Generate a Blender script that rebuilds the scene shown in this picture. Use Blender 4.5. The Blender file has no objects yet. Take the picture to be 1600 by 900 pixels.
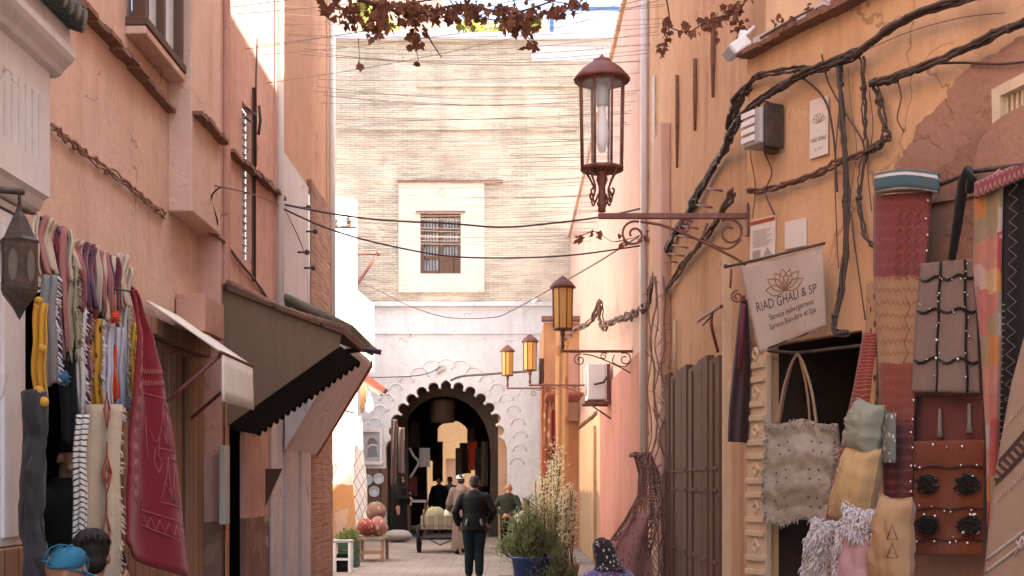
import bpy, bmesh, math, random
from mathutils import Vector, Matrix, noise as mnoise
from mathutils.geometry import tessellate_polygon
R = math.radians
random.seed(11)
sc = bpy.context.scene
col = sc.collection

# ------------------------------------------------------------------ camera, sky, sun, exposure
cam_d = bpy.data.cameras.new('camera'); cam = bpy.data.objects.new('camera', cam_d); col.objects.link(cam)
cam.location = (0, 0, 1.52); cam.rotation_euler = (R(90), 0, 0)
cam_d.sensor_width = 36; cam_d.lens = 45; cam_d.shift_y = 305/1600
cam_d.clip_start = .05; cam_d.clip_end = 2000
sc.camera = cam
SUN = Vector((1.0, 0.0, 1.29)).normalized()          # from the street towards the sun
sun_d = bpy.data.lights.new('sun', 'SUN'); sun = bpy.data.objects.new('sun', sun_d); col.objects.link(sun)
sun_d.energy = 5.0; sun_d.angle = R(.5); sun_d.color = (1, .93, .82)
sun.rotation_euler = SUN.to_track_quat('Z', 'Y').to_euler(); sun.location = (10, 10, 30)
W = bpy.data.worlds.new('World'); sc.world = W; W.use_nodes = True
nt = W.node_tree; bg = nt.nodes['Background']; sky = nt.nodes.new('ShaderNodeTexSky')
sky.sky_type = 'NISHITA'; sky.sun_disc = False
sky.sun_elevation = math.asin(SUN.z); sky.sun_rotation = math.atan2(SUN.x, SUN.y)
sky.dust_density = 5; sky.air_density = 1.0; sky.ozone_density = .3
nt.links.new(sky.outputs[0], bg.inputs[0]); bg.inputs[1].default_value = .15
sc.view_settings.view_transform = 'Standard'; sc.view_settings.look = 'None'
sc.view_settings.exposure = 2.35; sc.view_settings.gamma = 1
sc.view_settings.use_curve_mapping = False
sc.cycles.max_bounces = 10; sc.cycles.diffuse_bounces = 6; sc.cycles.transparent_max_bounces = 12

# ------------------------------------------------------------------ projection helpers: where a sight line meets a real plane
F, CX, CY, CZ = 2000., 800., 755., 1.52
def P(u, v, d): return Vector(((u-CX)/F*d, d, CZ+(CY-v)/F*d))
def PX(u, v, X): return P(u, v, X*F/(u-CX))             # on a wall parallel to the street at X
NO = Vector((1.47, 8.0, 0)); ND = Vector((.4179, -.9085, 0)); NN = Vector((-.9085, -.4179, 0))
def tN(u, off=0):
    k = (u-CX)/F; o = NO+NN*off
    return (k*o.y-o.x)/(ND.x-k*ND.y)
def PN(u, v, off=0):                                     # on the angled near right house front
    p = NO+NN*off+ND*tN(u, off); return P(u, v, p.y)
def FRN(t, n, z): p = NO+ND*t+NN*n; return Vector((p.x, p.y, z))
def smooth_path(pts, k=6):
    pts = [Vector(p) for p in pts]; out = []
    for i in range(len(pts)-1):
        p0, p1, p2, p3 = pts[max(i-1, 0)], pts[i], pts[i+1], pts[min(i+2, len(pts)-1)]
        for j in range(k):
            t = j/k
            out.append(.5*((2*p1)+(p2-p0)*t+(2*p0-5*p1+4*p2-p3)*t*t+(3*p1-p0-3*p2+p3)*t**3))
    out.append(pts[-1]); return out

# ------------------------------------------------------------------ mesh builder
class MB:
    def __init__(s): s.v = []; s.f = []; s.mi = []; s.sm = []; s.uv = []; s.mats = []; s.c = 0
    def mat(s, m):
        if m not in s.mats: s.mats.append(m)
        s.c = s.mats.index(m); return s
    def add(s, vs, fs, smooth=False, uvs=None):
        o = len(s.v); s.v += [Vector(p) for p in vs]
        for k, f in enumerate(fs):
            s.f.append([o+i for i in f]); s.mi.append(s.c); s.sm.append(smooth)
            s.uv.append([uvs[i] for i in f] if uvs else None)
        return s
    def poly(s, pts): return s.add(pts, [list(range(len(pts)))])
    def box(s, c, size, rot=None):
        c = Vector(c); x, y, z = (k/2 for k in size)
        vs = [Vector((sx*x, sy*y, sz*z)) for sz in (-1, 1) for sy in (-1, 1) for sx in (-1, 1)]
        if rot is not None: vs = [rot @ p for p in vs]
        return s.add([c+p for p in vs], [(0, 2, 3, 1), (4, 5, 7, 6), (0, 1, 5, 4), (2, 6, 7, 3), (0, 4, 6, 2), (1, 3, 7, 5)])
    def bx(s, x0, x1, y0, y1, z0, z1): return s.box(((x0+x1)/2, (y0+y1)/2, (z0+z1)/2), (x1-x0, y1-y0, z1-z0))
    def fbox(s, fr, a0, a1, n0, n1, z0, z1):
        vs = [fr(a, n, z) for z in (z0, z1) for n in (n0, n1) for a in (a0, a1)]
        return s.add(vs, [(0, 2, 3, 1), (4, 5, 7, 6), (0, 1, 5, 4), (2, 6, 7, 3), (0, 4, 6, 2), (1, 3, 7, 5)])
    def tube(s, pts, r, n=6, smooth=True, flat=1.0):
        pts = [Vector(p) for p in pts]; m = len(pts)
        rs = r if isinstance(r, (list, tuple)) else [r]*m
        up = None; vs = []
        for i, p in enumerate(pts):
            t = (pts[min(i+1, m-1)]-pts[max(i-1, 0)])
            t = t.normalized() if t.length > 1e-9 else Vector((0, 0, 1))
            if up is None:
                up = Vector((0, 0, 1)) if abs(t.z) < .9 else Vector((0, 1, 0))
            a = t.cross(up)
            if a.length < 1e-6: a = t.cross(Vector((1, 0, 0)))
            a.normalize(); b = a.cross(t).normalized(); up = b
            for k in range(n):
                w = 2*math.pi*k/n; vs.append(p+(a*math.cos(w)+b*math.sin(w)*flat)*rs[i])
        fs = [(i*n+k, i*n+(k+1) % n, (i+1)*n+(k+1) % n, (i+1)*n+k) for i in range(m-1) for k in range(n)]
        fs += [tuple(range(n-1, -1, -1)), tuple((m-1)*n+k for k in range(n))]
        return s.add(vs, fs, smooth)
    def limb(s, pts, rs, n=10):                          # tube with rounded ends
        pts = [Vector(p) for p in pts]; rs = list(rs)
        t0 = (pts[0]-pts[1]).normalized(); t1 = (pts[-1]-pts[-2]).normalized()
        A = [pts[0]+t0*rs[0]*k for k in (.95, .7)]; B = [pts[-1]+t1*rs[-1]*k for k in (.7, .95)]
        return s.tube(A+pts+B, [rs[0]*.3, rs[0]*.72]+rs+[rs[-1]*.72, rs[-1]*.3], n)
    def lathe(s, prof, c=(0, 0, 0), n=16, smooth=True, ph=0., sy=1.):
        c = Vector(c); vs = []; m = len(prof)
        for r, z in prof:
            for k in range(n):
                w = 2*math.pi*(k+ph)/n; vs.append(c+Vector((r*math.cos(w), r*sy*math.sin(w), z)))
        fs = [(i*n+k, i*n+(k+1) % n, (i+1)*n+(k+1) % n, (i+1)*n+k) for i in range(m-1) for k in range(n)]
        fs += [tuple(range(n-1, -1, -1)), tuple((m-1)*n+k for k in range(n))]
        return s.add(vs, fs, smooth)
    def ball(s, c, r, n=14, rot=None):
        if not isinstance(r, (tuple, list)): r = (r, r, r)
        c = Vector(c); vs = []; m = n//2
        for i in range(m+1):
            a = math.pi*i/m
            for k in range(n):
                w = 2*math.pi*k/n; p = Vector((r[0]*math.sin(a)*math.cos(w), r[1]*math.sin(a)*math.sin(w), -r[2]*math.cos(a)))
                if i in (0, m): p.x = p.y = 0; p += Vector((math.cos(w), math.sin(w), 0))*1e-4
                vs.append(c+(rot @ p if rot is not None else p))
        fs = [(i*n+k, i*n+(k+1) % n, (i+1)*n+(k+1) % n, (i+1)*n+k) for i in range(m) for k in range(n)]
        fs += [tuple(range(n-1, -1, -1)), tuple(m*n+k for k in range(n))]
        return s.add(vs, fs, True)
    def loft(s, rings, n=20):                            # rings: (centre, rx, ry) horizontal ellipses
        vs = []; m = len(rings)
        for c, rx, ry in rings:
            c = Vector(c)
            for k in range(n):
                w = 2*math.pi*k/n; vs.append(c+Vector((rx*math.cos(w), ry*math.sin(w), 0)))
        fs = [(i*n+k, i*n+(k+1) % n, (i+1)*n+(k+1) % n, (i+1)*n+k) for i in range(m-1) for k in range(n)]
        fs += [tuple(range(n-1, -1, -1)), tuple((m-1)*n+k for k in range(n))]
        return s.add(vs, fs, True)
    def sheet(s, fn, nu, nv, th=.006):                   # fn(a,b) -> point; a closed cloth with thickness and UVs
        g = [[Vector(fn(i/nu, j/nv)) for i in range(nu+1)] for j in range(nv+1)]
        vs = []; uv = []
        for sgn in (1, -1):
            for j in range(nv+1):
                for i in range(nu+1):
                    da = g[j][min(i+1, nu)]-g[j][max(i-1, 0)]; db = g[min(j+1, nv)][i]-g[max(j-1, 0)][i]
                    nn = da.cross(db); nn = nn.normalized() if nn.length > 1e-12 else Vector((0, 0, 1))
                    vs.append(g[j][i]+nn*th*.5*sgn); uv.append((i/nu, j/nv))
        w = nu+1; h = (nu+1)*(nv+1); fs = []
        for j in range(nv):
            for i in range(nu):
                a = j*w+i; fs.append((a, a+1, a+w+1, a+w)); fs.append((h+a, h+a+w, h+a+w+1, h+a+1))
        for i in range(nu):
            fs.append((i, h+i, h+i+1, i+1)); a = nv*w+i; fs.append((a, a+1, h+a+1, h+a))
        for j in range(nv):
            a = j*w; fs.append((a, a+w, h+a+w, h+a)); a = j*w+nu; fs.append((a, h+a, h+a+w, a+w))
        return s.add(vs, fs, True, uv)
    def prism(s, poly, vec, holes=()):                   # a planar outline (with holes) pushed along vec
        vec = Vector(vec); loops = [[Vector(p) for p in poly]]+[[Vector(p) for p in h] for h in holes]
        flat = [p for l in loops for p in l]; n = len(flat)
        tris = tessellate_polygon(loops)
        fs = [tuple(t) for t in tris]+[tuple(n+i for i in reversed(t)) for t in tris]
        o = 0
        for l in loops:
            m = len(l); fs += [(o+i, o+(i+1) % m, n+o+(i+1) % m, n+o+i) for i in range(m)]; o += m
        return s.add(flat+[p+vec for p in flat], fs)
    def wall(s, fr, a0, a1, n0, n1, z0, z1, holes=()):   # wall slab with rectangular openings, only outer faces
        A = sorted({a0, a1, *[h[0] for h in holes], *[h[1] for h in holes]}); A = [a for a in A if a0 <= a <= a1]
        Z = sorted({z0, z1, *[h[2] for h in holes], *[h[3] for h in holes]}); Z = [z for z in Z if z0 <= z <= z1]
        def sol(i, j):
            if not (0 <= i < len(A)-1 and 0 <= j < len(Z)-1): return False
            a = (A[i]+A[i+1])/2; z = (Z[j]+Z[j+1])/2
            return not any(h[0] < a < h[1] and h[2] < z < h[3] for h in holes)
        for i in range(len(A)-1):
            for j in range(len(Z)-1):
                if not sol(i, j): continue
                x0, x1, y0, y1 = A[i], A[i+1], Z[j], Z[j+1]
                q = lambda *t: s.poly([fr(*k) for k in t])
                q((x0, n1, y0), (x1, n1, y0), (x1, n1, y1), (x0, n1, y1)); q((x0, n0, y0), (x0, n0, y1), (x1, n0, y1), (x1, n0, y0))
                if not sol(i-1, j): q((x0, n0, y0), (x0, n1, y0), (x0, n1, y1), (x0, n0, y1))
                if not sol(i+1, j): q((x1, n0, y0), (x1, n0, y1), (x1, n1, y1), (x1, n1, y0))
                if not sol(i, j-1): q((x0, n0, y0), (x1, n0, y0), (x1, n1, y0), (x0, n1, y0))
                if not sol(i, j+1): q((x0, n0, y1), (x0, n1, y1), (x1, n1, y1), (x1, n0, y1))
        return s
    def build(s, name, m=None, parent=None, label=None, cat=None, group=None, kind=None, bevel=0, remesh=0, sub=0, fix=True, origin=None):
        if parent is None:
            if origin is None:
                xs = [p.x for p in s.v]; ys = [p.y for p in s.v]; zs = [p.z for p in s.v]
                org = Vector(((min(xs)+max(xs))/2, (min(ys)+max(ys))/2, min(zs)))
            else: org = Vector(origin)
        else:
            org = Vector((0, 0, 0)); q = parent
            while q: org += Vector(q.location); q = q.parent
        me = bpy.data.meshes.new(name); me.from_pydata([p-org for p in s.v], [], s.f)
        mats = s.mats if s.mats else [m]
        for k in mats: me.materials.append(k)
        if any(u is not None for u in s.uv):
            ul = me.uv_layers.new(name='UVMap'); i = 0
            for f, u in zip(s.f, s.uv):
                for k in range(len(f)): ul.data[i].uv = u[k] if u else (0, 0); i += 1
        me.polygons.foreach_set('material_index', s.mi); me.polygons.foreach_set('use_smooth', s.sm)
        if fix:
            b = bmesh.new(); b.from_mesh(me); bmesh.ops.recalc_face_normals(b, faces=b.faces); b.to_mesh(me); b.free()
        me.update()
        o = bpy.data.objects.new(name, me); col.objects.link(o)
        if parent: o.parent = parent
        else: o.location = org
        if remesh:
            k = o.modifiers.new('skin', 'REMESH'); k.mode = 'VOXEL'; k.voxel_size = remesh; k.use_smooth_shade = True
            k = o.modifiers.new('soft', 'SMOOTH'); k.factor = .5; k.iterations = 4
        if bevel:
            k = o.modifiers.new('bevel', 'BEVEL'); k.width = bevel; k.segments = 2; k.limit_method = 'ANGLE'
        if sub:
            k = o.modifiers.new('sub', 'SUBSURF'); k.levels = k.render_levels = sub
        tag(o, label, cat, group, kind); return o
def tag(o, label=None, cat=None, group=None, kind=None):
    if label: o['label'] = label
    if cat: o['category'] = cat
    if group: o['group'] = group
    if kind: o['kind'] = kind
    return o
def thing(name, label, cat, loc=(0, 0, 0), group=None):
    o = bpy.data.objects.new(name, None); o.empty_display_size = .1; col.objects.link(o); o.location = loc
    return tag(o, label, cat, group)
def copy_tree(o, parent=None, loc=None, label=None):
    c = o.copy(); col.objects.link(c); c.parent = parent
    if loc is not None: c.location = loc
    if label: c['label'] = label
    for ch in o.children: copy_tree(ch, c)
    return c
def YZ(X0):                                              # frame for walls along the street; n grows towards +X
    return lambda a, n, z: Vector((X0+n, a, z))
def XZ(Y0):                                              # frame for walls facing the camera; n grows towards the camera
    return lambda a, n, z: Vector((a, Y0-n, z))
def text_mesh(s, size=1.):
    cu = bpy.data.curves.new('lettering', 'FONT'); cu.body = s; cu.size = size; cu.align_x = 'CENTER'; cu.resolution_u = 3
    o = bpy.data.objects.new('lettering', cu); col.objects.link(o); bpy.context.view_layer.update()
    me = bpy.data.meshes.new_from_object(o.evaluated_get(bpy.context.evaluated_depsgraph_get()))
    vs = [Vector((p.co.x, p.co.y)) for p in me.vertices]; fs = [tuple(p.vertices) for p in me.polygons]
    bpy.data.objects.remove(o); bpy.data.curves.remove(cu); bpy.data.meshes.remove(me)
    return vs, fs

# ------------------------------------------------------------------ materials
class NM:
    def __init__(s, name, rough=.9, spec=.25, metal=0.):
        s.m = bpy.data.materials.new(name); s.m.use_nodes = True; s.t = s.m.node_tree; s.t.nodes.clear()
        s.out = s.t.nodes.new('ShaderNodeOutputMaterial'); s.b = s.t.nodes.new('ShaderNodeBsdfPrincipled')
        s.t.links.new(s.b.outputs[0], s.out.inputs[0])
        s.b.inputs['Roughness'].default_value = rough; s.b.inputs['Specular IOR Level'].default_value = spec; s.b.inputs['Metallic'].default_value = metal
    def put(s, inp, v):
        if isinstance(v, bpy.types.NodeSocket): s.t.links.new(v, inp)
        elif v is not None:
            if inp.type == 'RGBA' and len(v) == 3: v = (*v, 1)
            inp.default_value = v
    def n(s, typ, ins=None, **props):
        k = s.t.nodes.new(typ)
        for a, b in props.items(): setattr(k, a, b)
        for a, b in (ins or {}).items(): s.put(k.inputs[a], b)
        return k
    def math(s, op, a, b=None, c=None):
        k = s.n('ShaderNodeMath', operation=op)
        for i, v in enumerate((a, b, c)):
            if v is not None: s.put(k.inputs[i], v)
        return k.outputs[0]
    def pos(s): return s.n('ShaderNodeNewGeometry').outputs['Position']
    def uv(s): return s.n('ShaderNodeTexCoord').outputs['UV']
    def obj(s): return s.n('ShaderNodeTexCoord').outputs['Object']
    def scale(s, v, k): return s.n('ShaderNodeMapping', {'Vector': v, 'Scale': k}).outputs[0]
    def noise(s, v, sc_, det=3, rough=.55): return s.n('ShaderNodeTexNoise', {'Vector': v, 'Scale': sc_, 'Detail': det, 'Roughness': rough}).outputs[0]
    def ramp(s, f, stops, interp='LINEAR'):
        k = s.n('ShaderNodeValToRGB'); k.color_ramp.interpolation = interp; e = k.color_ramp.elements
        while len(e) < len(stops): e.new(.5)
        for el, (p, c) in zip(e, stops): el.position = p; el.color = (*c, 1) if not isinstance(c, (int, float)) else (c, c, c, 1)
        s.put(k.inputs[0], f); return k.outputs[0]
    def mix(s, f, a, b, mode='MIX'):
        k = s.n('ShaderNodeMix', data_type='RGBA', blend_type=mode)
        s.put(k.inputs[0], f); s.put(k.inputs[6], a); s.put(k.inputs[7], b); return k.outputs[2]
    def color(s, c): s.put(s.b.inputs['Base Color'], c); return s
    def bump(s, h, strength=.3, dist=.02):
        k = s.n('ShaderNodeBump', {'Height': h, 'Strength': strength, 'Distance': dist}); s.put(s.b.inputs['Normal'], k.outputs[0]); return s

def stucco(name, c1, c2, streak=None, sf=.45, bump=.35, chip=None, dado=None, rough=.93):
    m = NM(name, rough, .12); p = m.pos()
    c = m.mix(m.ramp(m.noise(p, .9, 4), [(.35, 0), (.68, 1)]), c1, c2)
    c = m.mix(m.math('MULTIPLY', m.ramp(m.noise(p, 7, 6, .65), [(.4, 0), (.75, 1)]), .35), c, [k*.72 for k in c1])
    if dado:
        z = m.n('ShaderNodeSeparateXYZ', {0: p}).outputs[2]
        zz = m.math('ADD', z, m.math('MULTIPLY', m.noise(p, 5, 5), dado[2]))
        c = m.mix(m.ramp(zz, [(0, 1), (1, 0)]) if False else m.math('LESS_THAN', zz, dado[0]+dado[2]*.5), c, dado[1])
    if streak:
        st = m.math('MULTIPLY', m.ramp(m.noise(m.scale(p, (1.6, 1.6, .22)), 2.2, 6, .68), [(.47, 0), (.66, 1)]), m.ramp(m.noise(p, .8, 3), [(.38, .15), (.6, 1)]))
        c = m.mix(m.math('MULTIPLY', st, sf), c, streak)
    # old repairs, fine cracks and grime
    rep = m.ramp(m.noise(p, .75, 5, .6), [(.565, 0), (.575, 1)]); c = m.mix(m.math('MULTIPLY', rep, .28), c, [k*.78 for k in c2])
    ve = m.n('ShaderNodeTexVoronoi', {'Vector': m.n('ShaderNodeVectorMath', {0: p, 1: m.n('ShaderNodeVectorMath', {0: m.n('ShaderNodeTexNoise', {'Vector': p, 'Scale': 2.5, 'Detail': 4.}).outputs[1], 3: .7}, operation='SCALE').outputs[0]}, operation='ADD').outputs[0], 'Scale': .55}, feature='DISTANCE_TO_EDGE').outputs[0]
    crack = m.math('MULTIPLY', m.math('LESS_THAN', ve, .0045), m.ramp(m.noise(p, 1.1, 3), [(.5, 0), (.55, 1)])); c = m.mix(m.math('MULTIPLY', crack, .6), c, [k*.4 for k in c1])
    c = m.mix(m.math('MULTIPLY', m.ramp(m.noise(p, 60, 3, .7), [(.62, 0), (.72, 1)]), .3), c, [k*.55 for k in c1])
    zz_ = m.n('ShaderNodeSeparateXYZ', {0: p}).outputs[2]
    low = m.ramp(m.math('ADD', m.math('MULTIPLY', zz_, .5), m.math('MULTIPLY', m.noise(p, 2.2, 6, .65), .9)), [(.62, 1), (.95, 0)]); c = m.mix(m.math('MULTIPLY', low, .45), c, [k*.5 for k in c1])
    h = m.math('SUBTRACT', m.math('MULTIPLY', m.noise(p, 28, 6, .6), .55), m.math('ADD', crack, m.math('MULTIPLY', rep, .35))); big = m.noise(p, 2.2, 5, .6)
    if chip:
        k = m.ramp(m.noise(p, 2.1, 8, .62), [(.62, 0), (.635, 1)]); c = m.mix(k, c, chip)
        h = m.math('SUBTRACT', h, m.math('MULTIPLY', k, .5))
    m.color(c); m.bump(m.math('ADD', h, m.math('MULTIPLY', big, 1.6)), bump, .03); return m.m
def brickmat(name, c1, c2, mort, w=.26, h=.062, plane='XZ', bump=.7):
    m = NM(name, .95, .1); p = m.pos(); sx = m.n('ShaderNodeSeparateXYZ', {0: p})
    wob = m.math('MULTIPLY', m.math('SUBTRACT', m.noise(p, 1.3, 4), .5), .05)
    a = sx.outputs[0] if plane == 'XZ' else sx.outputs[1]
    v = m.n('ShaderNodeCombineXYZ', {0: a, 1: m.math('ADD', sx.outputs[2], wob)}).outputs[0]
    b = m.n('ShaderNodeTexBrick', {'Vector': v, 'Color1': c1, 'Color2': c2, 'Mortar': mort, 'Scale': 1., 'Mortar Size': .011, 'Mortar Smooth': .4, 'Brick Width': w, 'Row Height': h})
    wide = m.noise(m.scale(p, (1.1, 1.1, 7)), 1.6, 6, .65)
    er = m.ramp(wide, [(.5, 0), (.66, 1)])
    c = m.mix(m.math('MULTIPLY', er, .5), b.outputs[0], [k*.55 for k in c1])
    c = m.mix(m.ramp(m.noise(p, .45, 4), [(.42, 0), (.62, .75)]), c, [min(1, k*1.12) for k in c2])
    stn = m.math('MULTIPLY', m.ramp(m.noise(m.scale(p, (1, 1, .3)), 1.1, 6, .68), [(.5, 0), (.66, 1)]), .45); c = m.mix(stn, c, [k*.62 for k in c1])
    c = m.mix(m.math('MULTIPLY', m.ramp(m.noise(p, .7, 7, .65), [(.585, 0), (.60, 1)]), .5), c, [k*1.08 for k in c2])
    m.color(c)
    m.bump(m.math('SUBTRACT', m.math('MULTIPLY', m.noise(p, 18, 5), .6), m.math('ADD', m.math('MULTIPLY', b.outputs[1], .8), m.math('MULTIPLY', er, .9))), bump, .035); return m.m
def woodmat(name, c1, c2, width=.14, axis=1, rough=.75):
    m = NM(name, rough, .25); p = m.pos(); s_ = m.n('ShaderNodeSeparateXYZ', {0: p})
    a = m.math('DIVIDE', s_.outputs[axis], width)
    fl = m.math('FLOOR', a); fr = m.math('FRACT', a)
    rnd = m.n('ShaderNodeTexWhiteNoise', {'W': fl}, noise_dimensions='1D').outputs[0]
    gr = m.noise(m.scale(p, (14, 14, .9)), 2.5, 6, .65)
    c = m.mix(gr, c1, c2); c = m.mix(m.math('MULTIPLY', rnd, .45), c, [k*.5 for k in c1])
    gap = m.math('LESS_THAN', fr, .06); c = m.mix(gap, c, [k*.18 for k in c1])
    m.color(c); m.bump(m.math('SUBTRACT', gr, m.math('MULTIPLY', gap, 2)), .4, .01); return m.m
def plain(name, c, rough=.6, spec=.4, metal=0, var=.25, bump=.1, sc_=30):
    m = NM(name, rough, spec, metal); p = m.obj()
    m.color(m.mix(m.math('MULTIPLY', m.noise(p, sc_*.35, 5, .65), var*1.6), c, [k*.45 for k in c]))
    if bump: m.bump(m.noise(p, sc_*3, 4), bump, .01)
    return m.m
def rusty(name, c, rust, rough=.55):
    m = NM(name, rough, .4); p = m.obj(); k = m.ramp(m.noise(p, 16, 7, .7), [(.45, 0), (.68, 1)])
    m.color(m.mix(k, c, rust)); m.bump(m.noise(p, 70, 4), .15, .005); return m.m
def fabric(name, base, pat=None, col2=None, fu=4., fv=6., w=.3, amp=1., cols=None, wob=.02, rough=.95, fuzz=.25):
    m = NM(name, rough, .1); uv = m.uv(); ob = m.obj()
    m.b.inputs['Sheen Weight'].default_value = .15
    wv = m.n('ShaderNodeVectorMath', {0: uv, 1: m.n('ShaderNodeVectorMath', {0: m.n('ShaderNodeTexNoise', {'Vector': ob, 'Scale': 14.}).outputs[1], 3: wob}, operation='SCALE').outputs[0]}, operation='ADD').outputs[0]
    s_ = m.n('ShaderNodeSeparateXYZ', {0: wv}); U, V = s_.outputs[0], s_.outputs[1]
    c = m.mix(m.math('MULTIPLY', m.noise(ob, 18, 5, .7), .55), base, [k*.6 for k in base])
    lift = None
    if pat in ('stripes', 'zigzag', 'vstripes'):
        t = m.math('MULTIPLY', m.math('PINGPONG', m.math('MULTIPLY', U, fu), .5), amp) if pat == 'zigzag' else 0.
        k = m.math('FRACT', m.math('ADD', m.math('MULTIPLY', U if pat == 'vstripes' else V, fv), t)); lift = m.math('LESS_THAN', k, w)
        c = m.mix(lift, c, col2)
    elif pat == 'diamond':
        a = m.math('ADD', m.math('PINGPONG', m.math('MULTIPLY', U, fu), .5), m.math('PINGPONG', m.math('MULTIPLY', V, fv), .5))
        lift = m.math('LESS_THAN', m.math('ABSOLUTE', m.math('SUBTRACT', a, .5)), w*.5); c = m.mix(lift, c, col2)
    elif pat == 'patch':
        fl = m.n('ShaderNodeVectorMath', {0: m.n('ShaderNodeVectorMath', {0: wv, 1: (fu, fv, 0)}, operation='MULTIPLY').outputs[0]}, operation='FLOOR').outputs[0]
        rn = m.n('ShaderNodeTexWhiteNoise', {'Vector': fl}, noise_dimensions='2D').outputs[0]
        c = m.ramp(rn, [(i/len(cols), k) for i, k in enumerate(cols)], 'CONSTANT')
        c = m.mix(m.math('MULTIPLY', m.noise(ob, 30, 5, .7), .5), c, (.12, .05, .04))
    elif pat == 'bands':                                  # cols: (top position, colour)
        c = m.ramp(V, cols, 'CONSTANT'); c = m.mix(m.math('MULTIPLY', m.noise(ob, 30, 5, .7), .4), c, (.08, .03, .03))
        if col2:
            k = m.math('FRACT', m.math('ADD', m.math('MULTIPLY', V, fv), m.math('MULTIPLY', m.math('PINGPONG', m.math('MULTIPLY', U, fu), .5), amp)))
            c = m.mix(m.math('MULTIPLY', m.math('LESS_THAN', k, w), .6), c, col2)
    elif pat == 'print':                                  # small uneven blotches
        k = m.ramp(m.n('ShaderNodeTexVoronoi', {'Vector': m.scale(ob, (1, 1, .45)), 'Scale': fu}).outputs[0], [(.26, 1), (.33, 0)]); c = m.mix(k, c, col2)
    m.color(c)
    h = m.math('ADD', m.noise(ob, 260, 3), m.math('MULTIPLY', m.noise(ob, 22, 4), 1.5))
    if lift is not None: h = m.math('ADD', h, m.math('MULTIPLY', lift, .6))
    m.bump(h, fuzz, .008); return m.m
def glassy(name, c, rough=.08, alpha=.35, trans=None):
    m = NM(name, rough, .5); m.color(c); m.b.inputs['Alpha'].default_value = alpha
    if trans: m.b.inputs['Transmission Weight'].default_value = trans
    return m.m
def leafmat(name, c1, c2, trans=.25):
    m = NM(name, .7, .2); p = m.pos(); k = m.noise(p, 9, 3)
    c = m.mix(m.ramp(k, [(.35, 0), (.65, 1)]), c1, c2); m.color(c)
    tr = m.n('ShaderNodeBsdfTranslucent', {'Color': c}); mx = m.n('ShaderNodeMixShader', {0: trans, 1: m.b.outputs[0], 2: tr.outputs[0]})
    m.t.links.new(mx.outputs[0], m.out.inputs[0]); return m.m

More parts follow.
